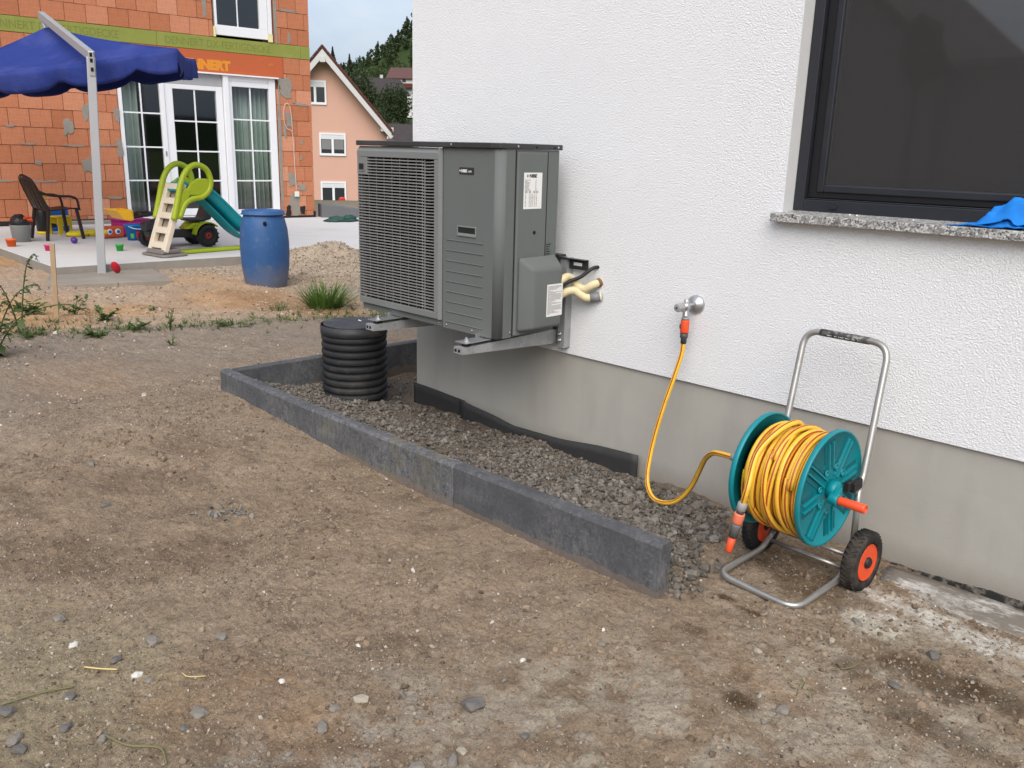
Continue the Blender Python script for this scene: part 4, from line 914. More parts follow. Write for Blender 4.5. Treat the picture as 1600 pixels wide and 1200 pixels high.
# coiled hose: several windings laid side by side and slightly askew
hr = .0102; b = MB(); rng = random.Random(11)
def winding(x0, x1, r0, r1, turns, ph, tilt, n=44):
    P = []; tot = int(n*turns)
    for i in range(tot+1):
        u = i/tot; a = ph+2*math.pi*turns*u; r = r0+(r1-r0)*u
        sag = .007*max(0, -math.sin(a))
        x = x0+(x1-x0)*u+tilt*math.cos(a+.6)
        P.append((x, RY+(r+sag)*math.cos(a), RZc+(r+sag)*math.sin(a)))
    return P
b.tube(winding(-.098, .1, .132, .132, 9.6, 0, .0), hr, 10, ang=True)
k = 0; x = -.097
while x < .100:
    t_ = rng.uniform(-.012, .012); rr = .151+rng.uniform(-.003, .005)
    b.tube(winding(x, x+.006, rr, rr+rng.uniform(-.003, .004), 1.04, rng.uniform(0, 6.28), t_), hr, 12, ang=True); x += .0197+rng.uniform(-.001, .0025)
for x0, t_, rr in ((-.055, .034, .167), (-.02, -.026, .168), (.045, .022, .166), (.075, .014, .168), (-.075, -.012, .165), (.012, .03, .172)):
    b.tube(winding(x0, x0+.015, rr, rr+.003, 1.03, rng.uniform(0, 6), t_), hr, 12, ang=True)
b.obj('hose_coil', m_hose, ct)
# free end: comes over the top, down the front, ends in connector and orange tip
cs, sn = math.cos(-RZ), math.sin(-RZ); cl_ = Vector(ct.location)
def loc(p): q = Vector(p)-cl_; return Vector((q.x*cs-q.y*sn, q.x*sn+q.y*cs, q.z))
E0, E1 = Vector((-1.262, 2.352, .318)), Vector((-1.297, 2.352, .135)); dv = (E1-E0).normalized()
fp = [(-.03, RY+.075, RZc+.150), (-.022, RY-.0, RZc+.186), (-.035, RY-.085, RZc+.168), (-.058, RY-.155, RZc+.10), tuple(loc(E0-dv*.06)), tuple(loc(E0))]
b = MB(); b.tube(bez(fp, 10), hr, 14, ang=True); b.obj('hose_free_end', m_hose, ct)
def along(a0, a1, prof, name, m):
    b = MB(); q = dv.to_track_quat('Z', 'Y').to_matrix(); b.lathe([(r, a0+(a1-a0)*u) for r, u in prof], (0, 0, 0), M=q, seg=20)
    b.v = [tuple(loc(Vector(v)+E0)) for v in b.v]; return b.obj(name, m, ct)
along(-.006, .024, [(.012, 0), (.0155, .1), (.0155, .9), (.013, 1)], 'end_collar', m_gry)
along(.024, .034, [(.0125, 0), (.0125, 1)], 'end_ring', m_dgr)
along(.034, .072, [(.0165, 0), (.0178, .15), (.0175, .85), (.016, 1)], 'end_connector', pm('faded_orange', (.74, .19, .10), .5, 0, .1, 30, 0, 80, .001, .4, (.3, .2, .15), .3, 40))
along(.072, .124, [(.0155, 0), (.0165, .2), (.0145, 1)], 'end_sleeve', pm('sleeve_grey', (.13, .13, .13), .6))
along(.124, .182, [(.0125, 0), (.0115, .9), (.010, 1), (.005, 1)], 'nozzle_tip', m_or)

# ---------------------------------------------------------------- terrace slab and footing
m_slabtop = pm('slab_concrete', (.56, .545, .53), .85, 0, .07, 1.6, .3, 60, .002, .2, (.38, .33, .27), .55, 1.3)
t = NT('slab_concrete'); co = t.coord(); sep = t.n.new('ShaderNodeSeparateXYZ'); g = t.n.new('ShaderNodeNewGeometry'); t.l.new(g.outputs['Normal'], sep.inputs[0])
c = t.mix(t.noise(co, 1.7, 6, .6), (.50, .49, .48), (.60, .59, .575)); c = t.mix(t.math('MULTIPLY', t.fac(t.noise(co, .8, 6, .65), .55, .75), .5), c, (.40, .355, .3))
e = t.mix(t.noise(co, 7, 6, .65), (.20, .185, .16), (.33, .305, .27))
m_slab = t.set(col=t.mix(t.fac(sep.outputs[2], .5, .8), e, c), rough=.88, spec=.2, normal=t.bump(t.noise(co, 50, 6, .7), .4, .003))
sl0 = Vector((-9.23, 2.82, 0))
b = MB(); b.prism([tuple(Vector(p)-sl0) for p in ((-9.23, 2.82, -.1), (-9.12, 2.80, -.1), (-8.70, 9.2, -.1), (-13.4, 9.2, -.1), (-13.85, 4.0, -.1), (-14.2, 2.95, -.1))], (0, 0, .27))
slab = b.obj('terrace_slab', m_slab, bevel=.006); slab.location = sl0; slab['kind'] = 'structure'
m_foot = pm('footing_concrete', (.25, .225, .19), .9, 0, .2, 4, .5, 50, .003, .2, (.36, .32, .26), .5, 3)
ft = thing('footing_slab', 'low brownish concrete footing under the parasol post', 'footing', (-8.7, 3.2, .05))
for poly in (((-8.42, 2.68, .02), (-8.29, 3.10, .02), (-9.08, 3.15, .02), (-9.11, 2.75, .02), (-8.55, 2.55, .02)), ((-8.286, 3.104, .02), (-8.15, 3.57, .02), (-9.05, 3.75, .02), (-9.078, 3.154, .02))):
    b = MB(); b.prism(poly, (0, 0, .082)); b.obj('footing_block', m_foot, ft, True, bevel=.006)

# ---------------------------------------------------------------- brick house
th5 = rad(85)
bh = thing('brick_house', 'unplastered orange clay block house with white patio windows', 'house', (-13.8, 4.0, 0), th5)
# local: x along the facade to the right, y into the house, z up
t = NT('clay_block'); co = t.coord(); oi = t.n.new('ShaderNodeObjectInfo')
c = t.ramp(oi.outputs['Random'], [(0, (.43, .16, .08)), (.3, (.49, .19, .098)), (.65, (.53, .215, .118)), (.9, (.57, .25, .145)), (1, (.61, .29, .18))])
c = t.mix(1.0, c, t.ramp(t.noise(co, 7, 5, .65), [(.3, (.85, .85, .85)), (.7, (1.12, 1.12, 1.12))]), 'MULTIPLY')
wv = t.n.new('ShaderNodeTexWave'); wv.inputs['Scale'].default_value = 14; wv.inputs['Distortion'].default_value = .6; t.l.new(co, wv.inputs['Vector'])
c = t.mix(t.math('MULTIPLY', t.fac(wv.outputs['Fac'], .85, 1), .12), c, (.3, .1, .05))
m_block = t.set(col=c, rough=.9, spec=.15, normal=t.bump(t.math('ADD', t.math('MULTIPLY', wv.outputs['Fac'], .6), t.noise(co, 40, 4)), .4, .004))
m_mortar = pm('mortar', (.27, .25, .215), .95, 0, .2, 12, .6, 50, .004, .1)
m_joint = pm('dark_joint', (.23, .10, .06), .95)  # dark red-brown wall core that shows in the joints
m_band = pm('green_insulation', (.24, .268, .062), .9, 0, .1, 3, .3, 120, .002, .15, (.33, .33, .12), .5, 4)
m_lint = pm('orange_lintel', (.46, .105, .035), .7, 0, .06, 3)
m_white = pm('white_pvc', (.76, .77, .79), .35, 0, .04, 3)
m_curt = pm('curtain', (.36, .42, .38), .9, 0, .1, 3)
m_in = pm('interior', (.05, .045, .045), .9)
gl = glass_mat('patio_glass', (.80, .86, .84), 2.0)
DX0, DX1, DZ0, DZ1 = 1.36, 3.90, .24, 2.44; UX0, UX1, UZ0 = 2.90, 3.87, 3.02
ZTOP = 5.4; SE = 4.53; SW = -5.0
b = MB(); y = .03                                   # wall core behind the blocks (with the openings)
for x0, x1, z0, z1 in ((SW, DX0, 0, ZTOP), (DX1, SE-.012, 0, ZTOP), (DX0, DX1, 0, DZ0), (DX0, UX0, DZ1, ZTOP), (UX1, DX1, DZ1, ZTOP), (UX0, UX1, DZ1, UZ0-.02), (UX0, UX1, 4.3, ZTOP)):
    b.add([(x0, y, z0), (x1, y, z0), (x1, y, z1), (x0, y, z1)], [(0, 1, 2, 3)])
for x0, x1, z0, z1 in ((DX0, DX1, DZ0, DZ1), (UX0, UX1, UZ0-.02, 4.3)):
    for p, q in (((x0, z0), (x0, z1)), ((x0, z1), (x1, z1)), ((x1, z1), (x1, z0)), ((x1, z0), (x0, z0))): b.add([(p[0], y, p[1]), (q[0], y, q[1]), (q[0], .36, q[1]), (p[0], .36, p[1])], [(0, 1, 2, 3)])
b.add([(SE-.012, y, 0), (SE-.012, 8, 0), (SE-.012, 8, ZTOP), (SE-.012, y, ZTOP)], [(0, 1, 2, 3)]); b.add([(SW, y, 0), (SW, 8, 0), (SW, 8, ZTOP), (SW, y, ZTOP)], [(0, 1, 2, 3)])
b.add([(SW, 8, 0), (SE, 8, 0), (SE, 8, ZTOP), (SW, 8, ZTOP)], [(0, 1, 2, 3)])
b.obj('wall_core', m_joint, bh)
b = MB(); b.span((SW-.3, -.35, ZTOP), (SE+.3, 8.3, ZTOP+.2)); b.obj('roof', pm('roof_brown', (.12, .05, .035), .8), bh)
b = MB()
for q in ([(SW+.1, .5, .15), (SE-.1, .5, .15), (SE-.1, 4, .15), (SW+.1, 4, .15)], [(SW+.1, 4, .15), (SE-.1, 4, .15), (SE-.1, 4, 5.3), (SW+.1, 4, 5.3)], [(SW+.1, .4, 2.8), (SE-.1, .4, 2.8), (SE-.1, 4, 2.8), (SW+.1, 4, 2.8)]): b.add(q, [(0, 1, 2, 3)])
b.obj('interior', m_in, bh)
# every block its own object; shared unit mesh, scaled to length
def block_mesh():
    b = MB(); b.span((0, 0, 0), (1, .06, 1)); return b.mesh('brick', m_block)
bm_ = block_mesh(); rb = random.Random(5)
def brick(x0, x1, z0, z1):
    g = .0035
    if x1-x0 < .03 or z1-z0 < .03: return
    o = bpy.data.objects.new('brick', bm_); COL.objects.link(o); o.parent = bh
    o.location = (x0+g, -.012+rb.uniform(-.004, .004), z0+g*rb.uniform(.6, 1.6)); o.scale = (x1-x0-2*g, 1, z1-z0-2*g)
blocked = [(DX0, DX1+.0, .0, DZ1+.015), (1.05, 4.035, 2.44, 2.79), (UX0-.02, UX1+.03, 3.0, 4.4), (-9, 9, 2.79, 3.0)]
def course(z0, z1, off):
    xs = []; x = -1.0+off
    while x < SE-.06: xs.append(x); x += rb.choice((.27, .285, .30)) if x < 1.5 else .30
    xs.append(SE)
    for a, c in zip(xs[:-1], xs[1:]):
        segs = [(a, c)]
        for bx0, bx1, bz0, bz1 in blocked:
            if z1 <= bz0+.02 or z0 >= bz1-.02: continue
            ns = []
            for s0, s1 in segs:
                if s1 <= bx0 or s0 >= bx1: ns.append((s0, s1)); continue
                if s0 < bx0: ns.append((s0, bx0))
                if s1 > bx1: ns.append((bx1, s1))
            segs = ns
        for s0, s1 in segs: brick(s0, s1, z0, z1)
z = 2.79; k = 0
while z > .2: course(max(.17, z-.25), z, (k % 2)*.14+rb.uniform(0, .03)); z -= .25; k += 1
z = 3.0
for k in range(4): course(z, z+.25, (k % 2)*.14+.05); z += .25
# mortar patches smeared over joints, and the thin mortar bed lines
def patch(cx, cz, w, h, m=m_mortar, nm='mortar_patch', y=-.019):
    n = 28; P = []; p1, p2, p3 = (rb.uniform(0, 6.28) for _ in range(3))
    for i in range(n):
        a = 2*math.pi*i/n; r = 1+.16*math.sin(2*a+p1)+.12*math.sin(3*a+p2)+.10*math.sin(5*a+p3)+rb.uniform(-.07, .07); ca, sa = math.cos(a), math.sin(a)
        P.append((cx+w/2*r*math.copysign(abs(ca)**.6, ca), y, cz+h/2*r*math.copysign(abs(sa)**.6, sa)))
    b = MB(); b.prism(P, (0, .012, 0)); b.obj(nm, m, bh, bevel=.004)
for cx, cz, w, h in ((.98, 2.28, .07, .24), (1.27, 2.27, .09, .22), (.90, 1.78, .08, .25), (1.33, 1.76, .07, .22), (.64, 1.56, .12, .25), (1.33, 1.27, .10, .22), (.86, 1.02, .13, .22), (1.22, 2.5, .12, .12),
                     (4.06, 2.33, .26, .28), (4.1, 1.80, .10, .25), (4.02, 1.62, .06, .2), (4.32, 1.44, .05, .08), (4.3, 1.18, .05, .06), (4.12, .82, .12, .26), (4.3, .68, .16, .1), (4.16, .4, .2, .34), (3.93, 1.3, .05, 2.0), (4.35, 2.06, .2, .05), (4.2, 2.1, .05, .04),
                     (2.76, 3.42, .07, .25), (4.16, 3.1, .05, .17), (3.93, 3.35, .045, .75), (4.16, 3.52, .38, .03), (-.3, .8, .25, .03), (.25, .79, .3, .03), (.7, 1.3, .3, .025), (.1, 1.31, .2, .02), (.2, 1.05, .08, .06), (-.1, 1.55, .12, .03), (1.15, 1.31, .3, .02), (1.2, .55, .25, .03)):
    patch(cx, cz, w, h)
m_bitu = pm('black_bitumen', (.012, .012, .013), .6, 0, .2, 20, .5, 60, .002)
for cx, cz, w, h in ((4.03, .28, .1, .17), (4.30, .3, .08, .16)): patch(cx, cz, w, h, m_bitu, 'bitumen_patch', -.021)
b = MB(); b.span((3.92, -.024, .172), (SE+.01, -.006, .205)); b.obj('bitumen_base', m_bitu, bh, bevel=.003); b = MB(); b.span((SE-.03, -.026, .206), (SE+.012, -.0135, .28)); b.obj('bitumen_base', m_bitu, bh, bevel=.003); b = MB(); b.span((-1.0, -.024, .172), (1.30, -.006, .24)); b.obj('bitumen_base', m_bitu, bh, bevel=.003)
b = MB(); b.span((.35, -.12, .1), (1.36, -.026, .225)); b.obj('plinth_rail', m_mortar, bh, bevel=.01)
# green edge insulation of the floor slab, in lengths, with its print
m_gprint = pm('green_print', (.175, .195, .045), .9)
for x0, x1 in ((-2.2, -.4), (-.397, 2.0), (2.003, 4.36), (4.363, SE)):
    b = MB(); b.span((x0, -.012, 2.793), (x1, .05, 2.997)); b.obj('insulation_panel', m_band, bh, bevel=.003)
MF = Matrix(((1, 0, 0), (0, 0, -1), (0, 1, 0)))
for x in (-.25, 2.12): text_obj('DENNERT DX-FERTIGDECKE', .155, m_gprint, 'panel_print', bh, (x, -.0125, 2.84), MF, .0006, .86)
# orange lintel with yellow lettering, rail below
b = MB(); b.span((1.05, -.02, 2.466), (4.03, .05, 2.786)); b.obj('lintel', m_lint, bh, bevel=.003)
text_obj('DENNERT', .19, pm('yellow_print', (.66, .25, .02), .7), 'lintel_print', bh, (2.26, -.0205, 2.515), MF, .0006, 1.0, .013)
b = MB(); b.span((3.78, -.0215, 2.66), (3.86, -.019, 2.675)); b.span((3.77, -.0215, 2.643), (3.82, -.019, 2.655)); b.obj('small_print', pm('yellow_print_faint', (.52, .17, .03), .7), bh)
b = MB(); b.span((1.36, -.06, 2.440), (3.93, .05, 2.463)); b.obj('head_rail', m_white, bh, bevel=.004)
# patio window: frames, panes with glazing bars, curtains
pw = bpy.data.objects.new('tmp', None)
b = MB(); fy0, fy1 = .0, .075
b.span((1.37, fy0, .25), (1.43, fy1, 2.438)); b.span((1.99, fy0, .25), (2.06, fy1, 2.438)); b.span((1.43, fy0, .25), (1.99, fy1, .32)); b.span((1.43, fy0, 2.33), (1.99, fy1, 2.438))
b.span((2.065, fy0+.02, .25), (2.19, fy1+.02, 2.26)); b.span((2.88, fy0+.02, .25), (2.985, fy1+.02, 2.26)); b.span((2.19, fy0+.02, .25), (2.88, fy1+.02, .36)); b.span((2.19, fy0+.02, 2.19), (2.88, fy1+.02, 2.26))
b.span((2.99, fy0-.03, .25), (3.075, fy1, 2.438)); b.span((3.08, fy0+.01, .25), (3.14, fy1, 2.36)); b.span((3.77, fy0, .25), (3.885, fy1, 2.438)); b.span((3.14, fy0+.01, .25), (3.77, fy1, .33)); b.span((3.08, fy0+.01, 2.362), (3.768, fy1, 2.438)); b.span((3.14, fy0+.01, 2.28), (3.77, fy1, 2.36))
patio = b.obj('patio_window', m_white, bh, bevel=.006)
b = MB(); b.span((2.065, .03, 2.265), (2.985, .09, 2.436)); b.obj('shutter_box', pm('shutter_grey', (.38, .385, .4), .5), patio)
b = MB(); b.span((1.38, -.075, .172), (3.9, -.001, .247)); b.obj('threshold', m_white, patio, bevel=.005)
for (x0, x1, z0, z1) in ((1.43, 1.99, .32, 2.33), (2.19, 2.88, .36, 2.19), (3.14, 3.77, .33, 2.28)):
    b = MB(); b.add([(x0, .045, z0), (x1, .045, z0), (x1, .045, z1), (x0, .045, z1)], [(0, 1, 2, 3)]); b.obj('pane', gl, patio)
    xm = (x0+x1)/2; b = MB(); b.span((xm-.011, .036, z0), (xm+.011, .05, z1)); b.obj('glazing_bar', m_white, patio)
    for k in range(1, 4):
        zz = z1-(z1-z0)*k/4-.02; b = MB(); b.span((x0, .0375, zz-.011), (xm-.0115, .0495, zz+.011)); b.span((xm+.0115, .0375, zz-.011), (x1, .0495, zz+.011)); b.obj('glazing_bar', m_white, patio)
for x0, x1, amp, m in ((1.36, 1.71, .03, m_curt), (3.12, 3.42, .03, m_curt), (3.46, 3.86, .03, m_curt), (3.4, 3.47, .01, pm('curtain_light', (.5, .53, .5), .9))):
    b = MB(); b.grid(lambda u, v: (x0+(x1-x0)*u, .24+amp*math.sin(u*(x1-x0)*70)+.012*math.sin(u*31), .2+2.25*v), 60, 1); b.obj('curtain', m, patio, solid=.003)
b = MB(); b.span((2.01, -.012, 1.18), (2.03, -.001, 1.25)); b.obj('door_handle', m_zinc, patio)
# upper window
b = MB(); b.span((UX0+.02, .0, 3.04), (3.80, .07, 3.19)); b.span((UX0+.02, .0, 3.19), (UX0+.06, .07, 4.3)); b.span((3.67, .0, 3.19), (3.80, .07, 4.3)); b.span((3.805, -.02, 3.13), (3.865, .07, 4.3)); b.span((UX0+.06, .0, 4.24), (3.67, .07, 4.3))
uw = b.obj('upper_window', m_white, bh, bevel=.005)
b = MB(); b.add([(UX0+.06, .04, 3.19), (3.67, .04, 3.19), (3.67, .04, 4.24), (UX0+.06, .04, 4.24)], [(0, 1, 2, 3)]); b.obj('pane', gl, uw)
b = MB(); b.span((3.30, .034, 3.19), (3.318, .046, 4.24)); b.obj('glazing_bar', m_white, uw)
m_foam = pm('yellow_foam', (.70, .66, .34), .9)
for x0, x1, z1 in ((2.885, 2.918, 3.16), (3.80, 3.87, 3.128)): b = MB(); b.span((x0, -.03, 3.004), (x1, .02, z1)); b.obj('foam_filler', m_foam, bh, bevel=.006)
# cable and socket box
lp = [(4.18, -.03, .62), (4.17, -.03, 1.0), (4.155, -.03, 1.5), (4.13, -.035, 1.62), (4.05, -.04, 1.66), (4.0, -.04, 1.78), (4.01, -.04, 2.0), (4.06, -.04, 2.07), (4.11, -.04, 2.02), (4.14, -.04, 1.85), (4.145, -.035, 1.6)]
b = MB(); b.tube(bez(lp, 6), .005, 6); b.obj('cable', pm('pale_cable', (.62, .58, .52), .6), bh)
b = MB(); b.span((4.14, -.06, .53), (4.22, -.03, .62)); b.obj('socket_box', pm('socket_white', (.75, .72, .66), .5), bh, bevel=.006)

# ---------------------------------------------------------------- parasol
m_canv = pm('blue_canvas', (.025, .043, .20), .85, 0, .2, 2.5, .5, 9, .02, .12, (.075, .09, .27), .5, 1.6)
m_alu = pm('grey_aluminium', (.42, .43, .45), .45, .35, .06, 3)
ps = thing('parasol', 'blue canvas parasol on a leaning grey post with angled arm', 'parasol', (-9.01, 3.22, .10))
PB, PTp = Vector((-9.013, 3.22, .06)), Vector((-8.967, 3.298, 2.145))
b = MB(); vd = Vector((-.93, .36, 0)); b.beam(PB, PTp, .078, .078, vd); b.obj('post', m_alu, ps, True, bevel=.006)
AT = Vector((-11.02, 3.56, 2.715))
b = MB(); ad = (AT-PTp).normalized(); b.beam(PTp-ad*.03+Vector((0, 0, .02)), AT, .062, .08); b.obj('arm', m_alu, ps, True, bevel=.005)
b = MB(); b.beam(PTp+Vector((.035, -.012, -.17)), PTp+Vector((.045, -.014, .05)), .05, .02, (.93, -.36, 0)); jb = b.obj('joint_plate', m_zinc, ps, True, bevel=.003)
b = MB()
for z in (-.13, -.05, .0): b.beam(PTp+Vector((.048, -.016, z)), PTp+Vector((.051, -.017, z+.035)), .024, .012, (.93, -.36, 0))
b.obj('joint_slots', m_hole, jb, True)
FR, FL, BR, AP = Vector((-8.484, 3.928, 2.254)), Vector((-11.078, 2.287, 1.967)), Vector((-10.607, 5.135, 2.367)), Vector((-10.908, 3.576, 2.587))
BL = FL+(BR-FR); cor = [FR, BR, BL, FL]
def qp(i, u, v):                                         # canopy surface: corner i to i+1, v from rim to apex, slightly sagging
    a, c = cor[i], cor[(i+1) % 4]; p = a.lerp(c, u); q = p.lerp(AP, v); q.z -= .09*math.sin(math.pi*v)*(.35+.65*math.sin(math.pi*u))+.05*math.sin(math.pi*u)*(1-v); return q
b = MB()
for i in range(4): b.grid(lambda u, v: qp(i, u, v*.985), 14, 12, True)
b.obj('canopy', m_canv, ps, True, solid=.004)
for i in range(4):
    b = MB()
    def val(u, v):
        p = qp(i, u, 0); out = (p-AP); out.z = 0; out.normalize()
        drop = .215*v*(1-.42*(1-abs(math.sin(u*math.pi*3.5)))**2)
        return p+Vector((0, 0, -drop))+out*(.02*math.sin(u*26+i)*v - .05*v*v*math.sin(math.pi*u))
    b.grid(val, 48, 5); b.obj('valance', m_canv, ps, True, solid=.003)
for c_ in cor:
    b = MB(); b.beam(AP-Vector((0, 0, .08)), c_.lerp(AP, .04)-Vector((0, 0, .06)), .02, .025); b.obj('rib', m_alu, ps, True)
b = MB(); b.tube([AP-Vector((0, 0, .12)), AT+Vector((.02, 0, .02))], .03, 12); b.obj('hub', m_alu, ps, True)

# ---------------------------------------------------------------- things on the terrace
ZT_ = .17
m_brown = pm('dark_brown_plastic', (.022, .013, .011), .4, 0, .1, 6)
ch = thing('garden_chair', 'dark brown plastic garden chair standing by the block wall', 'chair', (-11.82, 3.74, ZT_), rad(97)); ch.scale = (.86, .86, .86)
# local: seat faces +x (chair front), y across
b = MB()
def seat(u, v): return (-.2+.46*u, -.22+.44*v, .42+.03*u-.02*math.sin(math.pi*u)*math.sin(math.pi*v)-(.03*max(0, u-.9)*10))
b.grid(seat, 14, 10); b.obj('seat', m_brown, ch, solid=.016)
def back(u, v):
    w = .21-.02*u; return (-.2-.17*u-.05*math.sin(math.pi*u)*0-.04*math.cos((v-.5)*math.pi), -w+2*w*v, .42+.43*u+.05*math.sin(math.pi*v)*u)
for k in range(5):
    b = MB(); v0 = .02+.198*k; b.grid(lambda u, v: back(.06+.9*u, v0+.168*v), 10, 3); b.obj('back_slat', m_brown, ch, solid=.014)
b = MB(); b.tube(bez([back(.0, -.03), back(.5, -.03), back(.93, .02), back(1, .2), back(1.02, .5), back(1, .8), back(.93, .98), back(.5, 1.03), back(0, 1.03)], 5), .02, 8); b.obj('back_frame', m_brown, ch)
for s in (-1, 1):
    b = MB(); b.tube(bez([(-.315, s*.225, .70), (-.2, s*.25, .645), (-.03, s*.262, .625), (.12, s*.262, .615), (.2, s*.258, .57), (.225, s*.25, .43)], 6), [.018]*31, 8); b.obj('armrest', m_brown, ch)
    for x0, x1 in ((.2, .25), (-.2, -.27)):
        b = MB(); b.beam((x0, s*.215, .43), (x1, s*.245, 0), .05, .04, (1, 0, 0)); b.obj('leg', m_brown, ch, bevel=.01)
bk = thing('grey_bucket', 'grey plastic bucket filled with a dark rubbish bag', 'bucket', (-11.66, 3.27, ZT_))
m_bk = pm('bucket_grey', (.27, .28, .27), .55, 0, .08, 8); m_bag = pm('black_bag', (.018, .018, .02), .3, 0, .2, 20, .9, 18, .02)
b = MB(); b.lathe([(.095, 0), (.112, .19), (.118, .196), (.118, .202), (.110, .202), (.1, .19), (.085, .02), (0, .02)], seg=28); b.obj('bucket', m_bk, bk)
o = tag(MB().ell((0, 0, 0), (.115, .115, .10), 14, 9, .1).obj('rubbish_bag', m_bag), 'shiny black rubbish bag stuffed into the grey bucket', 'bag'); o.location = (-11.66, 3.27, ZT_+.225)
b = MB(); b.box((0, 0, 0), (.09, .012, .075), rz=1.9, rx=.5); b.box((.02, .03, -.01), (.06, .012, .05), rz=1.2, rx=.9); o = tag(b.obj('orange_wrapper', m_or, bevel=.004), 'orange wrapper poking out of the bag in the bucket', 'wrapper'); o.location = (-11.575, 3.325, ZT_+.27)
sp = thing('garden_sprayer', 'black pressure sprayer bottle with yellow cap and base by the wall', 'sprayer', (-12.45, 3.78, ZT_))
m_yel = pm('yellow_plastic', (.72, .52, .015), .42, 0, .08, 12); m_blk = pm('black_plastic', (.016, .016, .018), .35, 0, .2, 10)
b = MB(); b.lathe([(.085, .04), (.095, .06), (.098, .28), (.08, .36), (.05, .40), (.04, .41)], seg=24); b.obj('tank', m_blk, sp)
b = MB(); b.lathe([(.09, 0), (.095, .04), (.08, .042)], seg=24); b.obj('base_ring', m_yel, sp)
b = MB(); b.lathe([(.055, .40), (.058, .43), (.05, .45), (.02, .455)], seg=20); b.obj('cap', m_yel, sp)
b = MB(); b.tube([(0, 0, .45), (0, 0, .49)], .012, 8); b.tube([(0, -.07, .49), (0, .07, .49)], .014, 8); b.obj('pump_grip', m_yel, sp)
def toy(name, lab, cat, loc, rz=0, grp=None): return thing(name, lab, cat, loc, rz, grp)
st_ = toy('toy_stool', 'yellow plastic toy stool under the garden chair', 'toy', (-12.3, 3.93, ZT_), .3)
b = MB(); b.box((0, 0, .235), (.2, .2, .02)); b.obj('top', m_yel, st_, bevel=.01)
for s in (-1, 1):
    b = MB(); b.span((s*.095-.006, -.1, .12), (s*.095+.006, .1, .224)); b.span((s*.095-.006, -.1, 0), (s*.095+.006, -.065, .119)); b.span((s*.095-.006, .065, 0), (s*.095+.006, .1, .119)); b.obj('side', m_yel, st_)
b = MB(); b.span((-.05, -.092, .1), (.05, -.088, .15)); b.obj('front_hole', m_hole, st_)
m_blue = pm('blue_plastic', (.012, .11, .42), .42, 0, .1, 9); m_red = pm('red_plastic', (.52, .025, .02), .42, 0, .1, 9); m_mag = pm('magenta_plastic', (.45, .02, .22), .5, 0, .1, 9)
o = toy('toy_crate', 'blue toy crate with red corner behind the yellow stool', 'toy', (-12.85, 4.05, ZT_)); b = MB(); b.box((0, 0, .15), (.2, .3, .30)); b.obj('crate', m_blue, o, bevel=.02); b = MB(); b.lathe([(.03, .26), (.03, .33), (.02, .34)], (.06, -.13, 0), seg=12); b.obj('corner_cap', m_red, o)
o = toy('toy_duck', 'flat yellow sand toy lying under the chair', 'toy', (-11.95, 4.02, ZT_)); b = MB(); b.ell((0, 0, .035), (.09, .15, .045), 16, 9); b.ell((.0, .17, .04), (.06, .07, .05), 12, 8); b.obj('body', pm('lemon_plastic', (.74, .62, .03), .45), o)
def cup(lab, loc, col, r=.05, h=.085, name='sand_cup', tilt=0):
    o = thing(name, lab, 'toy cup', loc, 0, 'little toy cups on the terrace'); m = pm(name+'_'+lab.split()[1], col, .45)
    b = MB(); b.lathe([(r*.8, 0), (r, h*.86), (r*1.1, h*.86), (r*1.1, h), (r*.95, h), (r*.72, .01), (0, .01)], M=Matrix.Rotation(tilt, 3, 'X'), seg=22); b.obj('cup', m, o)
    return o
cup('small orange toy cup beside the grey bucket', (-11.18, 3.02, ZT_), (.75, .12, .02), .055, .085)
cup('small pink toy cup at the left, near the wooden stake', (-10.55, 3.22, ZT_), (.72, .03, .16), .042, .065)
cup('small green toy cup right of the parasol post', (-10.15, 3.85, ZT_), (.04, .42, .07), .042, .075)
o = tag(MB().ell((0, 0, .04), (.04, .04, .04), 16, 10).obj('toy_ball', pm('purple_plastic', (.10, .03, .26), .4)), 'small purple toy ball on the white slab', 'ball'); o.location = (-11.15, 3.70, ZT_)
bx = toy('toy_box', 'magenta toy box behind the blue bucket', 'toy box', (-11.75, 4.62, ZT_), .1); b = MB(); b.box((0, 0, .11), (.22, .42, .2)); b.obj('tub', m_mag, bx, bevel=.02); b = MB(); rect_frame(b, -.01, .01, 0, .01, 0, .01, .002); b.box((0, 0, .215), (.25, .45, .018)); b.obj('rim', m_mag, bx, bevel=.006)
cr_ = toy('toy_car', 'orange red toy with two round eyes on its front', 'toy', (-11.55, 4.30, ZT_), .05)
b = MB(); b.box((0, 0, .085), (.13, .27, .14)); b.obj('body', pm('orange_red', (.55, .08, .02), .45), cr_, bevel=.025)
for y in (-.075, .03): 
    b = MB(); b.lathe([(.036, 0), (.034, .006)], (.066, y+.02, .09), 'X', 18); e_ = b.obj('eye', m_white, cr_); b = MB(); b.lathe([(.022, .0062), (.02, .01)], (.066, y+.025, .087), 'X', 14); b.obj('pupil', m_blue, e_)
b = MB(); b.ell((.066, -.105, .09), (.012, .03, .03), 10, 7); b.obj('side_light', m_yel, cr_)
bb = toy('toy_bucket', 'blue toy bucket with white handle, red and green decals', 'bucket', (-11.2, 4.45, ZT_))
b = MB(); b.lathe([(.085, 0), (.11, .175), (.122, .178), (.122, .195), (.105, .195), (.08, .02), (0, .02)], seg=28); b.obj('pail', pm('bright_blue', (.01, .17, .5), .42), bb)
b = MB(); b.tube(bez([(.075, -.1, .18), (.14, -.05, .155), (.15, .05, .15), (.075, .1, .18)], 6), .006, 8); b.obj('handle', m_white, bb)
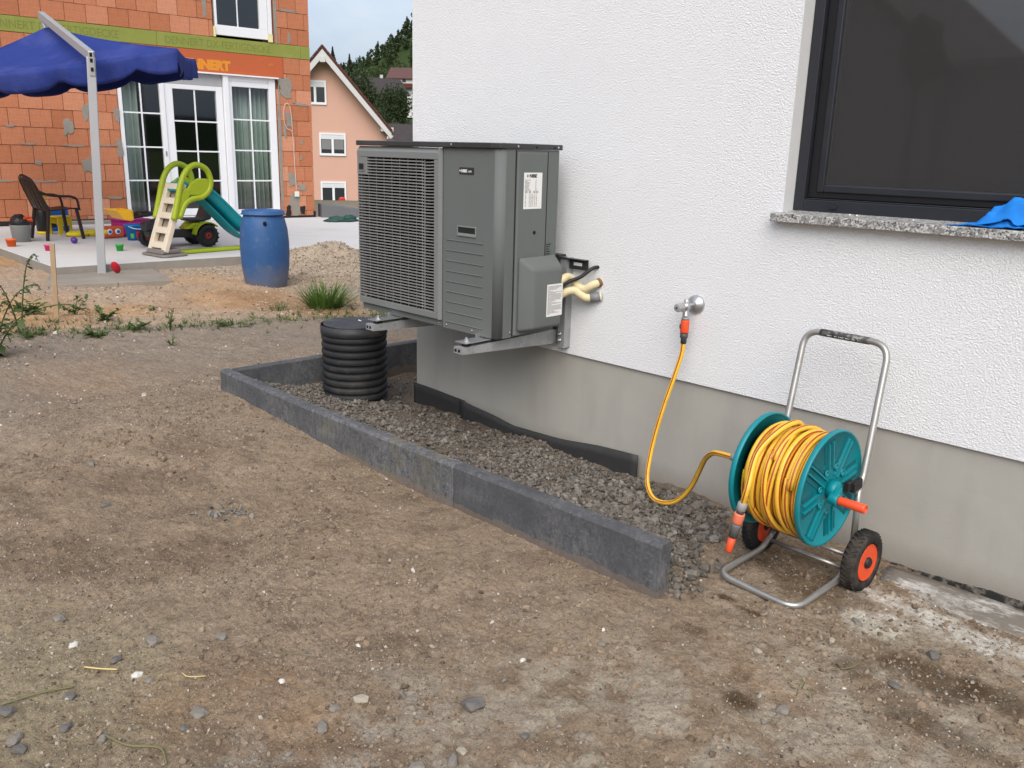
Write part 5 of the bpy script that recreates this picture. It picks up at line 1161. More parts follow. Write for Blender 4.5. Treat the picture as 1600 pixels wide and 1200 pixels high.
def decal(a0, a1, z0, z1, m, nm):
    b = MB(); b.grid(lambda u, v: ((.0872+.0252*(z0+(z1-z0)*v)/.175)*math.cos(a0+(a1-a0)*u), (.0872+.0252*(z0+(z1-z0)*v)/.175)*math.sin(a0+(a1-a0)*u), z0+(z1-z0)*v), 8, 2); b.obj(nm, m, bb)
decal(-.15, .55, .02, .12, m_red, 'red_decal'); decal(-.9, -.45, .03, .09, pm('green_print_toy', (.1, .4, .1), .5), 'green_decal')
o = toy('toy_dish', 'red oval sand toy leaning against the foot of the parasol post', 'toy', (-8.84, 3.29, .102), 0)
b = MB(); b.lathe([(.0, .0), (.04, .006), (.057, .02), (.06, .023), (.056, .024), (.04, .011), (0, .007)], M=Matrix.Rotation(.9, 3, 'Z') @ Matrix.Rotation(-1.0, 3, 'X') @ Matrix.Diagonal((.75, 1.25, 1)), seg=26, c=(0, 0, .05)); b.obj('dish', pm('crimson_plastic', (.5, .012, .03), .4), o)

# slide: local x towards the run-out (+y world), y across
m_lime = pm('lime_plastic', (.33, .42, .015), .42, 0, .06, 7); m_cream = pm('cream_plastic', (.66, .58, .46), .5, 0, .05, 7); m_turq = pm('turquoise_plastic', (.0, .27, .33), .38, 0, .06, 7); m_base = pm('taupe_plastic', (.19, .17, .155), .55, 0, .08, 7)
sd_ = thing('toy_slide', 'childrens slide with cream ladder, lime handrails and turquoise chute', 'slide', (-9.47, 3.98, ZT_), rad(97))
b = MB(); b.prism([(-.06, -.2, 0), (.0, -.24, 0), (.26, -.2, 0), (.30, -.06, 0), (.30, .06, 0), (.26, .2, 0), (.0, .24, 0), (-.06, .2, 0)], (0, 0, .03)); b.prism([(-.03, -.17, .031), (.2, -.15, .031), (.2, .15, .031), (-.03, .17, .031)], (.02, 0, .05)); b.obj('foot_base', m_base, sd_, bevel=.014)
# ladder board with openings: two stiles and steps between
L0, L1 = Vector((.02, 0, .05)), Vector((.30, 0, .78))
ld = (L1-L0); hwid = .165
b = MB()
for s in (-1, 1): b.beam(L0+Vector((0, s*(hwid-.03), 0)), L1+Vector((0, s*(hwid-.03), 0)), .085 if False else .06, .075, (0, 1, 0))
stl = b
steps = [0, .17, .43, .69, .95]
for k in range(5):
    a0 = L0+ld*max(0, (.215*k+.055)); a1 = L0+ld*min(1, .215*k+.145)
    b.beam(a0, a1, .06, 2*(hwid-.06), (0, 1, 0)) if False else b.prism([tuple(a0+Vector((-.035, -hwid+.055, 0))), tuple(a1+Vector((-.035, -hwid+.055, 0))), tuple(a1+Vector((.035, -hwid+.055, 0))), tuple(a0+Vector((.035, -hwid+.055, 0)))], (0, 2*hwid-.11, 0))
b.obj('ladder', m_cream, sd_, bevel=.012)
b = MB()
b.prism([tuple(L0+Vector((.045, -hwid+.05, 0))), tuple(L1+Vector((.045, -hwid+.05, 0))), tuple(L1+Vector((.05, -hwid+.05, 0))), tuple(L0+Vector((.05, -hwid+.05, 0)))], (0, 2*hwid-.1, 0)); b.obj('ladder_shade_backing', pm('ladder_shade', (.3, .26, .2), .6), sd_)  # shade behind the step openings, put into a darker cream sheet
b = MB(); b.prism([(.24, -.12, .70), (.30, -.12, .80), (.52, -.12, .72), (.5, -.12, .66)], (0, .24, 0)); b.obj('deck', m_turq, sd_, bevel=.02)
for s in (-1, 1):
    y = s*.185
    b = MB(); P = bez([(.13, y, .40), (.19, y, .60), (.25, y, .80), (.33, y, .93), (.44, y, .985), (.56, y, .94), (.61, y, .83), (.59, y, .72), (.5, y, .64), (.38, y, .62), (.28, y, .57), (.20, y, .42)], 7)
    b.tube(P, .032, 12); hr_ = b.obj('handrail', m_lime, sd_)
    b = MB(); b.prism([(x_, y-.016, z_) for x_, z_ in ((.33, .66), (.50, .65), (.585, .72), (.60, .80), (.56, .835), (.45, .84), (.36, .79), (.29, .70))], (0, .032, 0)); b.obj('side_panel', m_lime, hr_, bevel=.012)
    b = MB(); b.prism([(x_, y-s*.0-.019, z_) for x_, z_ in ((.15, .42), (.20, .40), (.30, .60), (.34, .66), (.30, .74), (.25, .70))], (0, .038, 0)); b.obj('lower_web', m_lime, hr_, bevel=.01)
cp = bez([(.42, 0, .735), (.52, 0, .70), (.66, 0, .60), (.82, 0, .46), (.98, 0, .31), (1.12, 0, .215), (1.24, 0, .17), (1.36, 0, .155)], 6)
def chute(u, v):
    i = u*(len(cp)-1); k = min(int(i), len(cp)-2); p = cp[k].lerp(cp[k+1], i-k); e = abs(v-.5)*2
    return (p.x, (v-.5)*.36, p.z+.085*max(0, (e-.55)/.45)**1.3 - .02*(1-e))
b = MB(); b.grid(chute, 40, 14); b.obj('chute', m_turq, sd_, solid=.012)
b = MB()
for s in (0, 1): b.tube([Vector(chute(i/24, s)) for i in range(25)], .013, 8)
b.obj('chute_edge', m_turq, sd_)
b = MB(); b.grid(lambda u, v: (chute(u, .5)[0], (v-.5)*.22, chute(u, .5)[2]-.07*math.sin(math.pi*u)-.01), 24, 4); b.obj('chute_keel', m_turq, sd_, solid=.01)
b = MB(); b.beam((.25, 0, .025), (1.4, 0, .022), .12, .04); b.prism([(1.16, -.1, .03), (1.30, -.1, .03), (1.27, -.1, .15), (1.2, -.1, .17)], (0, .2, 0)); b.obj('base_bar', m_lime, sd_, bevel=.012)

# pedal tractor: local x forward (towards -y world)
m_tyre2 = pm('toy_tyre', (.022, .021, .022), .65, 0, .15, 10); m_dkg = pm('dark_grey_plastic', (.035, .036, .042), .45, 0, .1, 7)
tr_ = thing('toy_tractor', 'childs pedal tractor with lime mudguards and yellow front loader bucket', 'toy tractor', (-10.25, 4.62, ZT_), rad(-92))
def twheel(x, y, r, w, rr):
    b = MB(); b.lathe([(rr, -w/2), (r*.9, -w/2), (r*.97, -w*.3), (r*.97, w*.3), (r*.9, w/2), (rr, w/2), (rr, -w/2)], (x, y, r), 'Y', 30)
    for k in range(16):
        a = 2*math.pi*k/16
        for s in (-1, 1):
            aa = a+s*.09; b.beam((x+math.sin(aa)*r*.975, y, r+math.cos(aa)*r*.975), (x+math.sin(aa+.12)*r*.96, y+s*w*.46, r+math.cos(aa+.12)*r*.96), r*.09, r*.1, (math.sin(aa), 0, math.cos(aa)))
    wh_ = b.obj('wheel', m_tyre2, tr_)
    b = MB(); b.lathe([(rr*1.02, -w*.42), (rr*.9, -w*.3), (rr*.5, -w*.28), (rr*.45, -w*.45), (rr*.4, -w*.45), (rr*.4, w*.45), (rr*.45, w*.45), (rr*.5, w*.28), (rr*.9, w*.3), (rr*1.02, w*.42)], (x, y, r), 'Y', 24); b.obj('rim', m_dkg, wh_)
    b = MB(); 
    for s in (-1, 1): b.lathe([(rr*.62, s*w*.3), (rr*.55, s*w*.44), (rr*.28, s*w*.46), (rr*.2, s*w*.40), (.0, s*w*.40)], (x, y, r), 'Y', 20)
    b.obj('hub_cap', m_red, wh_)
for s in (-1, 1): twheel(-.25, s*.19, .135, .10, .068); twheel(.33, s*.17, .105, .08, .055)
b = MB(); b.prism([(-.36, -.07, .10), (.40, -.07, .12), (.42, -.07, .20), (.30, -.07, .22), (-.1, -.07, .20), (-.36, -.07, .24)], (0, .14, 0)); b.obj('chassis', m_dkg, tr_, bevel=.015)
b = MB(); b.prism([(.10, -.075, .21), (.44, -.075, .20), (.45, -.075, .30), (.2, -.075, .36), (.10, -.075, .38)], (0, .16, 0)); b.obj('bonnet', m_dkg, tr_, bevel=.02)
for s in (-1, 1):
    b = MB(); b.grid(lambda u, v: (-.25+.158*math.cos(.1+2.3*u), s*(.125+.12*v), .135+.158*math.sin(.1+2.3*u)), 14, 3); b.obj('mudguard', m_lime, tr_, solid=.012)
b = MB(); b.prism([(-.40, -.125, .21), (-.02, -.125, .21), (-.12, -.125, .28), (-.36, -.125, .285)], (0, .25, 0)); b.obj('rear_body', m_lime, tr_, bevel=.015)
b = MB(); b.prism([(-.05, -.11, .30), (-.04, -.11, .34), (-.24, -.11, .335), (-.31, -.11, .50), (-.36, -.11, .52), (-.36, -.11, .32), (-.26, -.11, .295)], (0, .22, 0)); b.obj('saddle', m_dkg, tr_, bevel=.02)
b = MB(); b.tube([(.12, 0, .38), (.06, 0, .46)], .012, 8); Mw = Matrix.Rotation(.6, 3, 'Y'); ring = [Vector((.05, 0, .47)) + Mw.inverted() @ Vector((.085*math.cos(a), .085*math.sin(a), 0)) for a in [2*math.pi*k/20 for k in range(21)]]; b.tube(ring, .011, 8); b.tube([ring[0], ring[10]], .009, 6); b.obj('steering_wheel', m_blk, tr_)
b = MB()
for s in (-1, 1): b.tube(bez([(.12, s*.11, .32), (.3, s*.13, .40), (.48, s*.13, .39), (.61, s*.12, .37)], 5), .02, 8)
b.tube([(.45, -.13, .39), (.45, .13, .39)], .016, 8); b.obj('loader_arms', m_blk, tr_)
b = MB()
prof = [(.60, .35), (.63, .335), (.71, .35), (.80, .46), (.785, .47), (.70, .375), (.64, .37), (.62, .46), (.605, .46)]
b.prism([(x_, -.2, z_) for x_, z_ in prof], (0, .4, 0))
for s in (-1, 1): b.prism([(x_, s*.2, z_) for x_, z_ in ((.61, .35), (.64, .338), (.70, .352), (.79, .455), (.62, .455))], (0, s*.012, 0))
b.obj('loader_bucket', pm('loader_yellow', (.70, .38, .02), .45, 0, .08, 8), tr_, bevel=.006)

# barrel
t = NT('barrel_blue'); co = t.coord(); sep = t.n.new('ShaderNodeSeparateXYZ'); t.l.new(co, sep.inputs[0])
c = t.mix(t.noise(co, 5, 5, .6), (.020, .075, .215), (.035, .115, .29))
c = t.mix(t.math('MULTIPLY', t.fac(t.noise(co, 16, 7, .7), .56, .72), .4), c, (.2, .24, .27))
low = t.math('MULTIPLY', t.fac(t.math('ADD', sep.outputs[2], t.math('MULTIPLY', t.noise(co, 6, 6, .6), .35)), .42, .16), .75)
c = t.mix(low, c, (.2, .17, .125))
m_bar = t.set(col=c, rough=.5, spec=.4, normal=t.bump(t.noise(co, 30, 5), .25, .003))
brl = thing('barrel', 'blue plastic barrel with muddy base standing on the bare ground', 'barrel', (-7.52, 4.21, .045))
b = MB(); b.lathe([(.175, -.02), (.19, .01), (.205, .10), (.222, .22), (.229, .36), (.228, .45), (.218, .57), (.198, .66), (.184, .695), (.184, .705)], seg=48); body_ = b.obj('barrel_body', m_bar, brl)
b = MB(); b.lathe([(.183, .703), (.204, .706), (.204, .716), (.196, .718), (.196, .742), (.190, .744), (.170, .740), (.165, .715), (0, .71)], seg=48); b.obj('rim', m_bar, brl)
b = MB(); M3 = Vector((7.5, -4.2, 0)).normalized(); b.ell((M3.x*.196+.02, M3.y*.196, .635), (.018, .018, .02), 10, 7); b.obj('bung_hole', m_hole, brl)

# stake
m_wood = pm('stake_wood', (.36, .255, .155), .85, 0, .2, 12, .4, 60, .001)
stk = thing('wooden_stake', 'square wooden stake driven into the orange soil', 'stake', (-6.9, 2.1, .06))
b = MB(); b.beam((0, 0, -.12), (-.07, .055, .575), .033, .033, (.9, -.4, 0)); b.obj('post', m_wood, stk, bevel=.002)

# low wall and tarp right of the brick house
o = thing('low_wall', 'low dark grey concrete wall beside the brick house corner', 'wall', (-13.3, 8.75, .1))
b = MB(); b.prism([(-13.25, 8.56, -.5), (-13.25, 8.56, .40), (-12.6, 9.9, .22), (-12.0, 11.2, .12), (-12.0, 11.2, -.5)], (-.35, .15, 0)); b.obj('wall_block', pm('wall_grey', (.13, .135, .14), .8, 0, .15, 4, .3, 50, .002), o, True, bevel=.01)
b = MB(); b.ell((0, 0, .02), (.22, .3, .05), 16, 8, .22); b.ell((.05, .14, .05), (.1, .12, .05), 12, 7, .25); b.ell((.0, -.1, .05), (.12, .1, .04), 12, 7, .25)
o = tag(b.obj('tarp', pm('green_tarp', (.02, .07, .055), .6, 0, .3, 12, .8, 25, .01)), 'crumpled dark green tarp heap at the far edge of the slab', 'tarp'); o.location = (-12.45, 8.42, ZT_)

# ---------------------------------------------------------------- plants
def leaf_mat(name, a, b_, rough=.55):
    t = NT(name); g = t.n.new('ShaderNodeNewGeometry'); c = t.ramp(g.outputs['Random Per Island'], [(0, a), (.6, b_), (1, tuple(min(1, v*1.25) for v in b_))])
    c = t.mix(t.noise(t.coord(), 3, 3), c, t.mix(.3, c, (.1, .1, .02)))
    tr = t.n.new('ShaderNodeBsdfTranslucent'); t.l.new(c, tr.inputs[0]); t.set(col=c, rough=rough, spec=.3)
    mx = t.n.new('ShaderNodeMixShader'); mx.inputs[0].default_value = .25; t.l.new(t.b.outputs[0], mx.inputs[1]); t.l.new(tr.outputs[0], mx.inputs[2]); t.l.new(mx.outputs[0], t.out.inputs[0])
    return t.m
m_grass = leaf_mat('grass_green', (.05, .11, .018), (.11, .21, .04)); m_weed = leaf_mat('weed_green', (.045, .085, .022), (.10, .16, .045)); m_thist = leaf_mat('thistle_green', (.035, .06, .022), (.065, .1, .035))
m_dry = leaf_mat('dry_grass', (.2, .17, .07), (.3, .25, .1))
def blade(b, base, az, lean, L, w, curl=1.0):
    P = []; n = 5; d = Vector((math.cos(az), math.sin(az), 0)); sd = Vector((-d.y, d.x, 0))
    for i in range(n+1):
        u = i/n; ang = lean+curl*u*u; 
        P.append((base + d*(math.sin(lean)*L*u+curl*.35*L*u*u) + Vector((0, 0, math.cos(lean)*L*u-curl*.22*L*u*u)), w*(1-u)**.7))
    vs = []
    for p, ww in P: vs += [p-sd*ww/2, p+sd*ww/2+Vector((0, 0, ww*.2))]
    b.add(vs, [(2*i, 2*i+1, 2*i+3, 2*i+2) for i in range(n)], True)
def tuft(name, lab, loc, n, L, spread, w, m, cat='grass', lean=.7, grp=None, rs=0):
    r_ = random.Random(rs); b = MB()
    for _ in range(n):
        a = r_.uniform(0, 6.28); q = r_.random()**.6*spread
        blade(b, Vector((q*math.cos(a), q*math.sin(a), -.01)), a+r_.uniform(-.7, .7), r_.uniform(0, lean), L*r_.uniform(.45, 1.1), w*r_.uniform(.6, 1.2), r_.uniform(.1, 1.1))
    o = b.obj(name, m); o.location = loc; return tag(o, lab, cat, grp)
def leafy(name, lab, loc, n, L, w, h, spread, m, cat='weed', grp='weeds along the edge of the orange soil', rs=0, stems=3):
    """low broad-leaved weed: a few stems with leaves"""
    r_ = random.Random(rs); o = thing(name, lab, cat, loc, 0, grp); b = MB(); bs = MB()
    for s in range(stems):
        a = r_.uniform(0, 6.28); q = r_.uniform(.2, 1)*spread; top = Vector((q*math.cos(a), q*math.sin(a), h*.72*r_.uniform(.35, 1.1))); bs.tube([(0, 0, -.02), tuple(top*.5+Vector((0, 0, .02))), tuple(top)], .003, 5)
        for k in range(n//stems):
            u = r_.uniform(.15, 1.05); p = Vector((top.x*u, top.y*u, top.z*u)); az = r_.uniform(0, 6.28); LL = L*.62*r_.uniform(.5, 1.15); el = r_.uniform(-.2, .9)
            d = Vector((math.cos(az)*math.cos(el), math.sin(az)*math.cos(el), math.sin(el))); sd = Vector((-math.sin(az), math.cos(az), r_.uniform(-.4, .4))).normalized(); up3 = d.cross(sd)
            ww = w*.5*r_.uniform(.7, 1.2); q0 = p; vs = [q0, q0+d*LL*.35-sd*ww*.5+up3*.1*ww, q0+d*LL*.4-up3*.1*ww, q0+d*LL*.35+sd*ww*.5+up3*.1*ww, q0+d*LL*.75-sd*ww*.35, q0+d*LL*.75-up3*.12*LL*.3, q0+d*LL*.75+sd*ww*.35, q0+d*LL-Vector((0, 0, .12*LL))]
            b.add(vs, [(0, 1, 2), (0, 2, 3), (1, 4, 5, 2), (2, 5, 6, 3), (4, 7, 5), (5, 7, 6)])
    bs.obj('stem', m, o); b.obj('leaves', m, o, kind='stuff'); return o
def gz(x, y, d=0): return (x, y, g1(x, y)+d)
tuft('grass_tuft', 'large lush green grass tuft right behind the black drain', gz(-6.12, 3.95, .0), 420, .30, .13, .011, m_grass, rs=1, lean=.95)
tuft('grass_tuft', 'small grass tuft at the base of the large tuft, on its left', gz(-6.25, 3.6), 60, .10, .07, .008, m_weed, rs=2)
tuft('grass_tuft', 'grass strip half hidden by the left edge of the heat pump', gz(-5.95, 4.5), 160, .13, .22, .008, m_weed, rs=3)
WG = 'weeds along the edge of the orange soil'
W_ = [(-6.66, 2.36, 'bushy green weed in the middle of the weed row, right of the stake', 90, .09, .05, .13, .15), (-7.03, 2.28, 'weed directly right of the stake, standing higher than its neighbours', 60, .1, .045, .2, .12), (-6.22, 2.14, 'low spreading bright weed in front of the stake', 90, .08, .045, .07, .2),
      (-6.30, 2.45, 'small bright weed patch right of the low spreading one', 70, .08, .045, .09, .14), (-7.18, 2.03, 'broad leaved weed left of the stake', 70, .13, .06, .2, .12), (-6.10, 2.62, 'slender upright weed farther right in the weed row', 30, .07, .03, .2, .05),
      (-6.5, 1.83, 'low dark weed patch at the left end of the row', 70, .09, .04, .06, .22), (-6.0, 3.0, 'last low weed before the barrel', 40, .07, .04, .06, .16), (-5.62, 2.42, 'tiny weed alone on the grey gravel', 24, .05, .025, .09, .06), (-6.9, 2.85, 'small weed on the orange soil behind the row', 26, .07, .04, .05, .1)]
for i, (x, y, lab, n, L, w, h, sp_) in enumerate(W_): leafy('weed', lab, gz(x, y), n, L, w, h, sp_, m_weed, rs=20+i, stems=4)
# sparse sprouts, one mass
b = MB(); r_ = random.Random(9)
for _ in range(520):
    u = r_.random(); x = -6.78+1.25*u+r_.gauss(0, .14); y = 1.5+2.9*u+r_.gauss(0, .16)
    for k in range(r_.randint(2, 6)): blade(b, Vector((x, y, g1(x, y)-.005)), r_.uniform(0, 6.28), r_.uniform(.2, 1.1), r_.uniform(.03, .075), .008, r_.uniform(.2, 1))
tag(b.obj('ground_cover', m_weed), 'thin scatter of sprouts along the border of the gravel and soil', 'weeds', kind='stuff')
b = MB(); r_ = random.Random(10)
for _ in range(26): blade(b, Vector((-.80+r_.gauss(0, .05), 2.48+r_.gauss(0, .03), -.02)), r_.uniform(0, 6.28), r_.uniform(.2, 1.2), r_.uniform(.02, .05), .004, .8)
for _ in range(14): blade(b, Vector((-.86+r_.gauss(0, .02), 2.02+r_.gauss(0, .02), 0)), r_.uniform(0, 6.28), r_.uniform(.2, 1.2), r_.uniform(.015, .03), .004, .8)
tag(b.obj('tiny_sprouts', m_weed), 'few tiny green sprouts in the pale ground near the wall', 'weeds', kind='stuff')
# tall thistle-like plant at the left edge
def tall_plant(lab, loc, stems, rs, m, hmax):
    r_ = random.Random(rs); o = thing('tall_weed', lab, 'plant', loc); bs = MB(); b = MB()
    for (dx, dy, h, bend) in stems:
        P = bez([(0, 0, -.03), (dx*.3, dy*.3, h*.45), (dx*.7, dy*.7, h*.85), (dx*1.0+bend*.5*dx, dy*1.0+bend*.5*dy, h), (dx*(1+bend), dy*(1+bend), h*(1-.25*bend))], 6)
        bs.tube(P, [.006*(1-.7*i/len(P)) for i in range(len(P))], 6)
        for i in range(2, len(P)):
            for k in range(1 if i < len(P)*.5 else 2):
                u = i/len(P); L = (.085*(1-u)**1.6+.016)*r_.uniform(.5, 1.2); az = r_.uniform(0, 6.28); el = r_.uniform(-.5, .6)
                d = Vector((math.cos(az)*math.cos(el), math.sin(az)*math.cos(el), math.sin(el))); sd = Vector((-math.sin(az), math.cos(az), r_.uniform(-.5, .5))).normalized(); ww = L*.3; p = Vector(P[i])
                vs = [p]; n = 5
                for q in range(1, n): f = q/n; dr = Vector((0, 0, -.5*L*f*f)); e = (1.3 if q % 2 else .7)*math.sin(math.pi*f**.8)*ww; vs += [p+d*L*f-sd*e+dr, p+d*L*f+sd*e+dr]
                vs.append(p+d*L+Vector((0, 0, -.5*L)))
                fs = [(0, 1, 2)]+[(2*q-1, 2*q+1, 2*q+2, 2*q) for q in range(1, n-1)]+[(2*n-3, 2*n-1, 2*n-2)]; b.add(vs, fs)
    bs.obj('stem', m, o); b.obj('leaves', m, o, kind='stuff'); return o
tall_plant('tall dark weed with toothed leaves at the left edge of the photo', gz(-5.95, 1.42), [(.10, .22, .45, .3), (-.12, -.08, .50, .2), (-.02, .10, .34, .5), (.2, .05, .25, .8), (-.25, .1, .46, .4), (0, -.2, .42, .3), (.05, .3, .30, .9)], 3, m_thist, .5)
tall_plant('thin weed stalk with drooping seed tip left of the stake', gz(-6.62, 1.78), [(.0, .12, .56, .35), (-.06, -.1, .38, .3)], 5, m_thist, .5)
tall_plant('small weed growing on top of the low grey wall', (-12.95, 9.3, .28), [(.03, .04, .26, .1), (-.03, .05, .2, .2), (.02, -.05, .15, .4)], 6, m_weed, .3)
pt = leafy('potted_plant', 'leafy green plant in front of the patio window behind the yellow loader', (-12.1, 5.28, ZT_+.42), 90, .11, .05, .22, .16, m_weed, 'plant', None, 40, 6)
b = MB(); b.lathe([(.09, -.42), (.12, -.08), (.13, -.07), (.13, -.03), (.11, -.03), (.10, -.06), (0, -.06)], seg=20); b.obj('pot', pm('pot_dark', (.05, .045, .042), .6), pt)

# ---------------------------------------------------------------- pink house
fh = Vector((-math.sin(YAW), math.cos(YAW), 0)); rh = Vector((math.cos(YAW), math.sin(YAW), 0))
def far_pt(lat, dep, z): return rh*lat+fh*dep+Vector((0, 0, z))
K = 46/36.0
ph = thing('pink_house', 'pink gabled house with white roof edge beyond the brick house', 'house', far_pt(-7.84*K, 46, -3.0), YAW+rad(13.5))
# local: x to the right along the gable, y away, z up (0 = -3.0 m)
zz = lambda z36: (z36-1.39)*K+1.39+3.0
ax, az_ = 0.0, zz(5.16); ex, ez = (7.84-5.15)*K, zz(2.04); slope = (az_-ez)/ex
m_pink = pm('pink_render', (.60, .365, .285), .9, 0, .05, .6, .2, 30, .003, .1)
m_tile = pm('red_brown_tiles', (.10, .035, .026), .75, 0, .25, 3, .6, 9, .03)
m_fascia = pm('white_fascia', (.55, .55, .54), .6, 0, .06, 2)
wxr = (7.84-5.33)*K; wallz = lambda x: az_-.28-slope*abs(x)
b = MB(); b.prism([(-wxr, 0, 0), (wxr, 0, 0), (wxr, 0, wallz(wxr)), (0, 0, wallz(0)), (-wxr, 0, wallz(wxr))], (0, 9, 0)); b.obj('house_wall', m_pink, ph)
roof = None
for s in (-1, 1):
    b = MB(); b.prism([(0, -.7, az_), (s*(ex+.05), -.7, az_-slope*(ex+.05)), (s*(ex+.05), -.7, az_-.16-slope*(ex+.05)), (0, -.7, az_-.16)], (0, 10.2, 0)); o = b.obj('roof', m_tile, ph); roof = o if s > 0 else roof
    b = MB()
    for k in range(14): u0 = k/14; b.span((s*ex*u0, -.74, az_-slope*ex*u0-.02), (s*ex*(u0+.066), -.69, az_-slope*ex*(u0+.066)+.05)) if False else b.beam((s*ex*u0, -.715, az_+.015-slope*ex*u0), (s*ex*(u0+.068), -.715, az_+.015-slope*ex*(u0+.068)), .05, .07)
    b.obj('verge_tiles', m_tile, o)
    b = MB(); b.prism([(0, -.70, az_-.17), (s*(ex+.05), -.70, az_-.17-slope*(ex+.05)), (s*(ex-.1), -.70, az_-.50-slope*(ex-.1)), (0, -.70, az_-.55)], (0, .05, 0)); b.obj('barge_board', m_fascia, o)
    b = MB(); b.prism([(0, -.645, az_-.165), (s*ex, -.645, az_-.165-slope*ex), (s*ex, -.645, az_-.2-slope*ex), (0, -.645, az_-.2)], (0, .64, 0)); b.obj('soffit', m_fascia, o)
b = MB(); b.span((-.13, -.75, az_-.78), (.13, .0, az_-.52)); b.span((wxr-.35, -.65, wallz(wxr)+.0), (wxr+.28, -.003, wallz(wxr)+.2)); b.obj('purlin_end', m_fascia, roof)
b = MB(); b.tube([(ex+.02, -.72, ez-.12), (ex+.02, 9, ez-.12)], .09, 10); b.obj('gutter', pm('gutter_brown', (.1, .05, .04), .5, .3), roof)
m_pane = pm('far_pane', (.03, .035, .04), .12, spec=.6); m_shut = pm('shutter_white', (.62, .63, .65), .6)
for (l0, l1, z0, z1, two) in ((-8.60, -7.72, 2.98, 3.90, 1), (-8.05, -7.0, 1.02, 1.91, 1), (-8.05, -7.03, -.92, .0, 1)):
    x0, x1, w0, w1 = (l0+7.84)*K, (l1+7.84)*K, zz(z0), zz(z1); sh = .2*(w1-w0); fw = .085
    b = MB(); rect_frame(b, x0, x1, w0, w1, -.06, -.002, fw, .12); b.span(((x0+x1)/2-.06, -.05, w0+.12), ((x0+x1)/2+.06, -.002, w1-fw-sh)); wf = b.obj('window', m_white, ph)
    b = MB(); b.span((x0+fw, -.045, w1-fw-sh), (x1-fw, -.003, w1-fw)); b.obj('roller_shutter', m_shut, wf)
    for a, c in ((x0+fw, (x0+x1)/2-.06), ((x0+x1)/2+.06, x1-fw)): b = MB(); b.span((a, -.02, w0+.12), (c, -.004, w1-fw-sh)); b.obj('pane', m_pane, wf)
    if z0 < 2:
        for a, c in ((x0+fw+.03, (x0+x1)/2-.08), ((x0+x1)/2+.08, x1-fw-.03)): b = MB(); b.span((a, -.026, w0+.32), (c, -.021, w1-fw-sh-.01)); b.obj('net_curtain', pm('net_curtain', (.2, .2, .2), .8), wf) if z0 > 0 else None
b = MB(); b.ell(((-7.2+7.84)*K, -.05, zz(-.72)), (.2, .03, .14), 10, 7); b.obj('red_flowers', m_red, ph)

# ---------------------------------------------------------------- village slope, trees and hill
def terrain(lat, dep):
    z = np.interp(dep, [30, 50, 90, 150, 200, 250, 300, 420, 620, 700, 900, 1500], [-4.5, -3.4, -3, 0, 5, 13, 18, 27, 40, 46, 50, 60])
    top = np.interp(lat, [-700, -300, -160, -135, -120, -105, -83, -40, 60, 200, 500], [40, 44, 49, 52, 58, 76, 98, 122, 135, 120, 70])
    h = sst(dep, 560, 720); return z*(1-h)+np.maximum(z, top-8)*h + 2.0*fbm(lat, dep, .02, 3, 5)*sst(dep, 100, 250)
la = np.r_[np.arange(-700, -220, 24.), np.arange(-220, 40, 5.), np.arange(40, 520, 24.)]; de = np.r_[np.arange(45, 320, 5.), np.arange(320, 900, 12.), np.arange(900, 1500, 60.)]
LA, DE = np.meshgrid(la, de, indexing='ij'); TZ = terrain(LA.ravel(), DE.ravel()); I = np.arange(LA.size).reshape(LA.shape)
Fq = np.stack([I[:-1, :-1], I[1:, :-1], I[1:, 1:], I[:-1, 1:]], -1).reshape(-1, 4)
Vx = LA.ravel()*rh.x+DE.ravel()*fh.x; Vy = LA.ravel()*rh.y+DE.ravel()*fh.y
m_mead = pm('meadow', (.075, .11, .028), .95, 0, .3, .05, spec=.1, dirt=(.05, .07, .02), dirt_scale=.02)
m_hill = pm('hill_green', (.034, .055, .018), .95, 0, .4, .06, spec=.1, dirt=(.07, .10, .028), dirt_scale=.03)
hl_ = big_mesh('hill', np.c_[Vx, Vy, TZ], Fq, m_hill, True); hl_['kind'] = 'structure'
b = MB(); b.add([(-3000, -3000, -4.6), (3000, -3000, -4.6), (3000, 3000, -4.6), (-3000, 3000, -4.6)], [(0, 1, 2, 3)]); o = b.obj('countryside', m_mead); o['kind'] = 'structure'
# wooded hills all round the valley
n = 180; V = []
for i in range(n):
    a = 2*math.pi*i/n
    for r, f in ((620, 0), (760, .55), (900, 1), (1200, .4)): hh = 27+9*float(fbm(np.array([math.cos(a)*3]), np.array([math.sin(a)*3]), 1, 4, 12)[0]); V.append((r*math.cos(a), r*math.sin(a), -5+hh*f+(2.2*random.random() if f else 0)))
Fh = np.array([(i*4+k, ((i+1) % n)*4+k, ((i+1) % n)*4+k+1, i*4+k+1) for i in range(n) for k in range(3)])
m_wood_far = pm('far_wood', (.022, .04, .016), .95, 0, .5, .08, spec=.05)
V = np.array(V); keep = []
for i, f in enumerate(Fh):                                # leave the sector in view to the modelled hill
    c_ = V[f].mean(0); lat = c_[0]*rh.x+c_[1]*rh.y; dp = c_[0]*fh.x+c_[1]*fh.y
    if not (dp > 0 and -700 < lat < 500): keep.append(f)
hr_ = big_mesh('distant_hills', V, np.array(keep), m_wood_far, True); hr_['kind'] = 'structure'

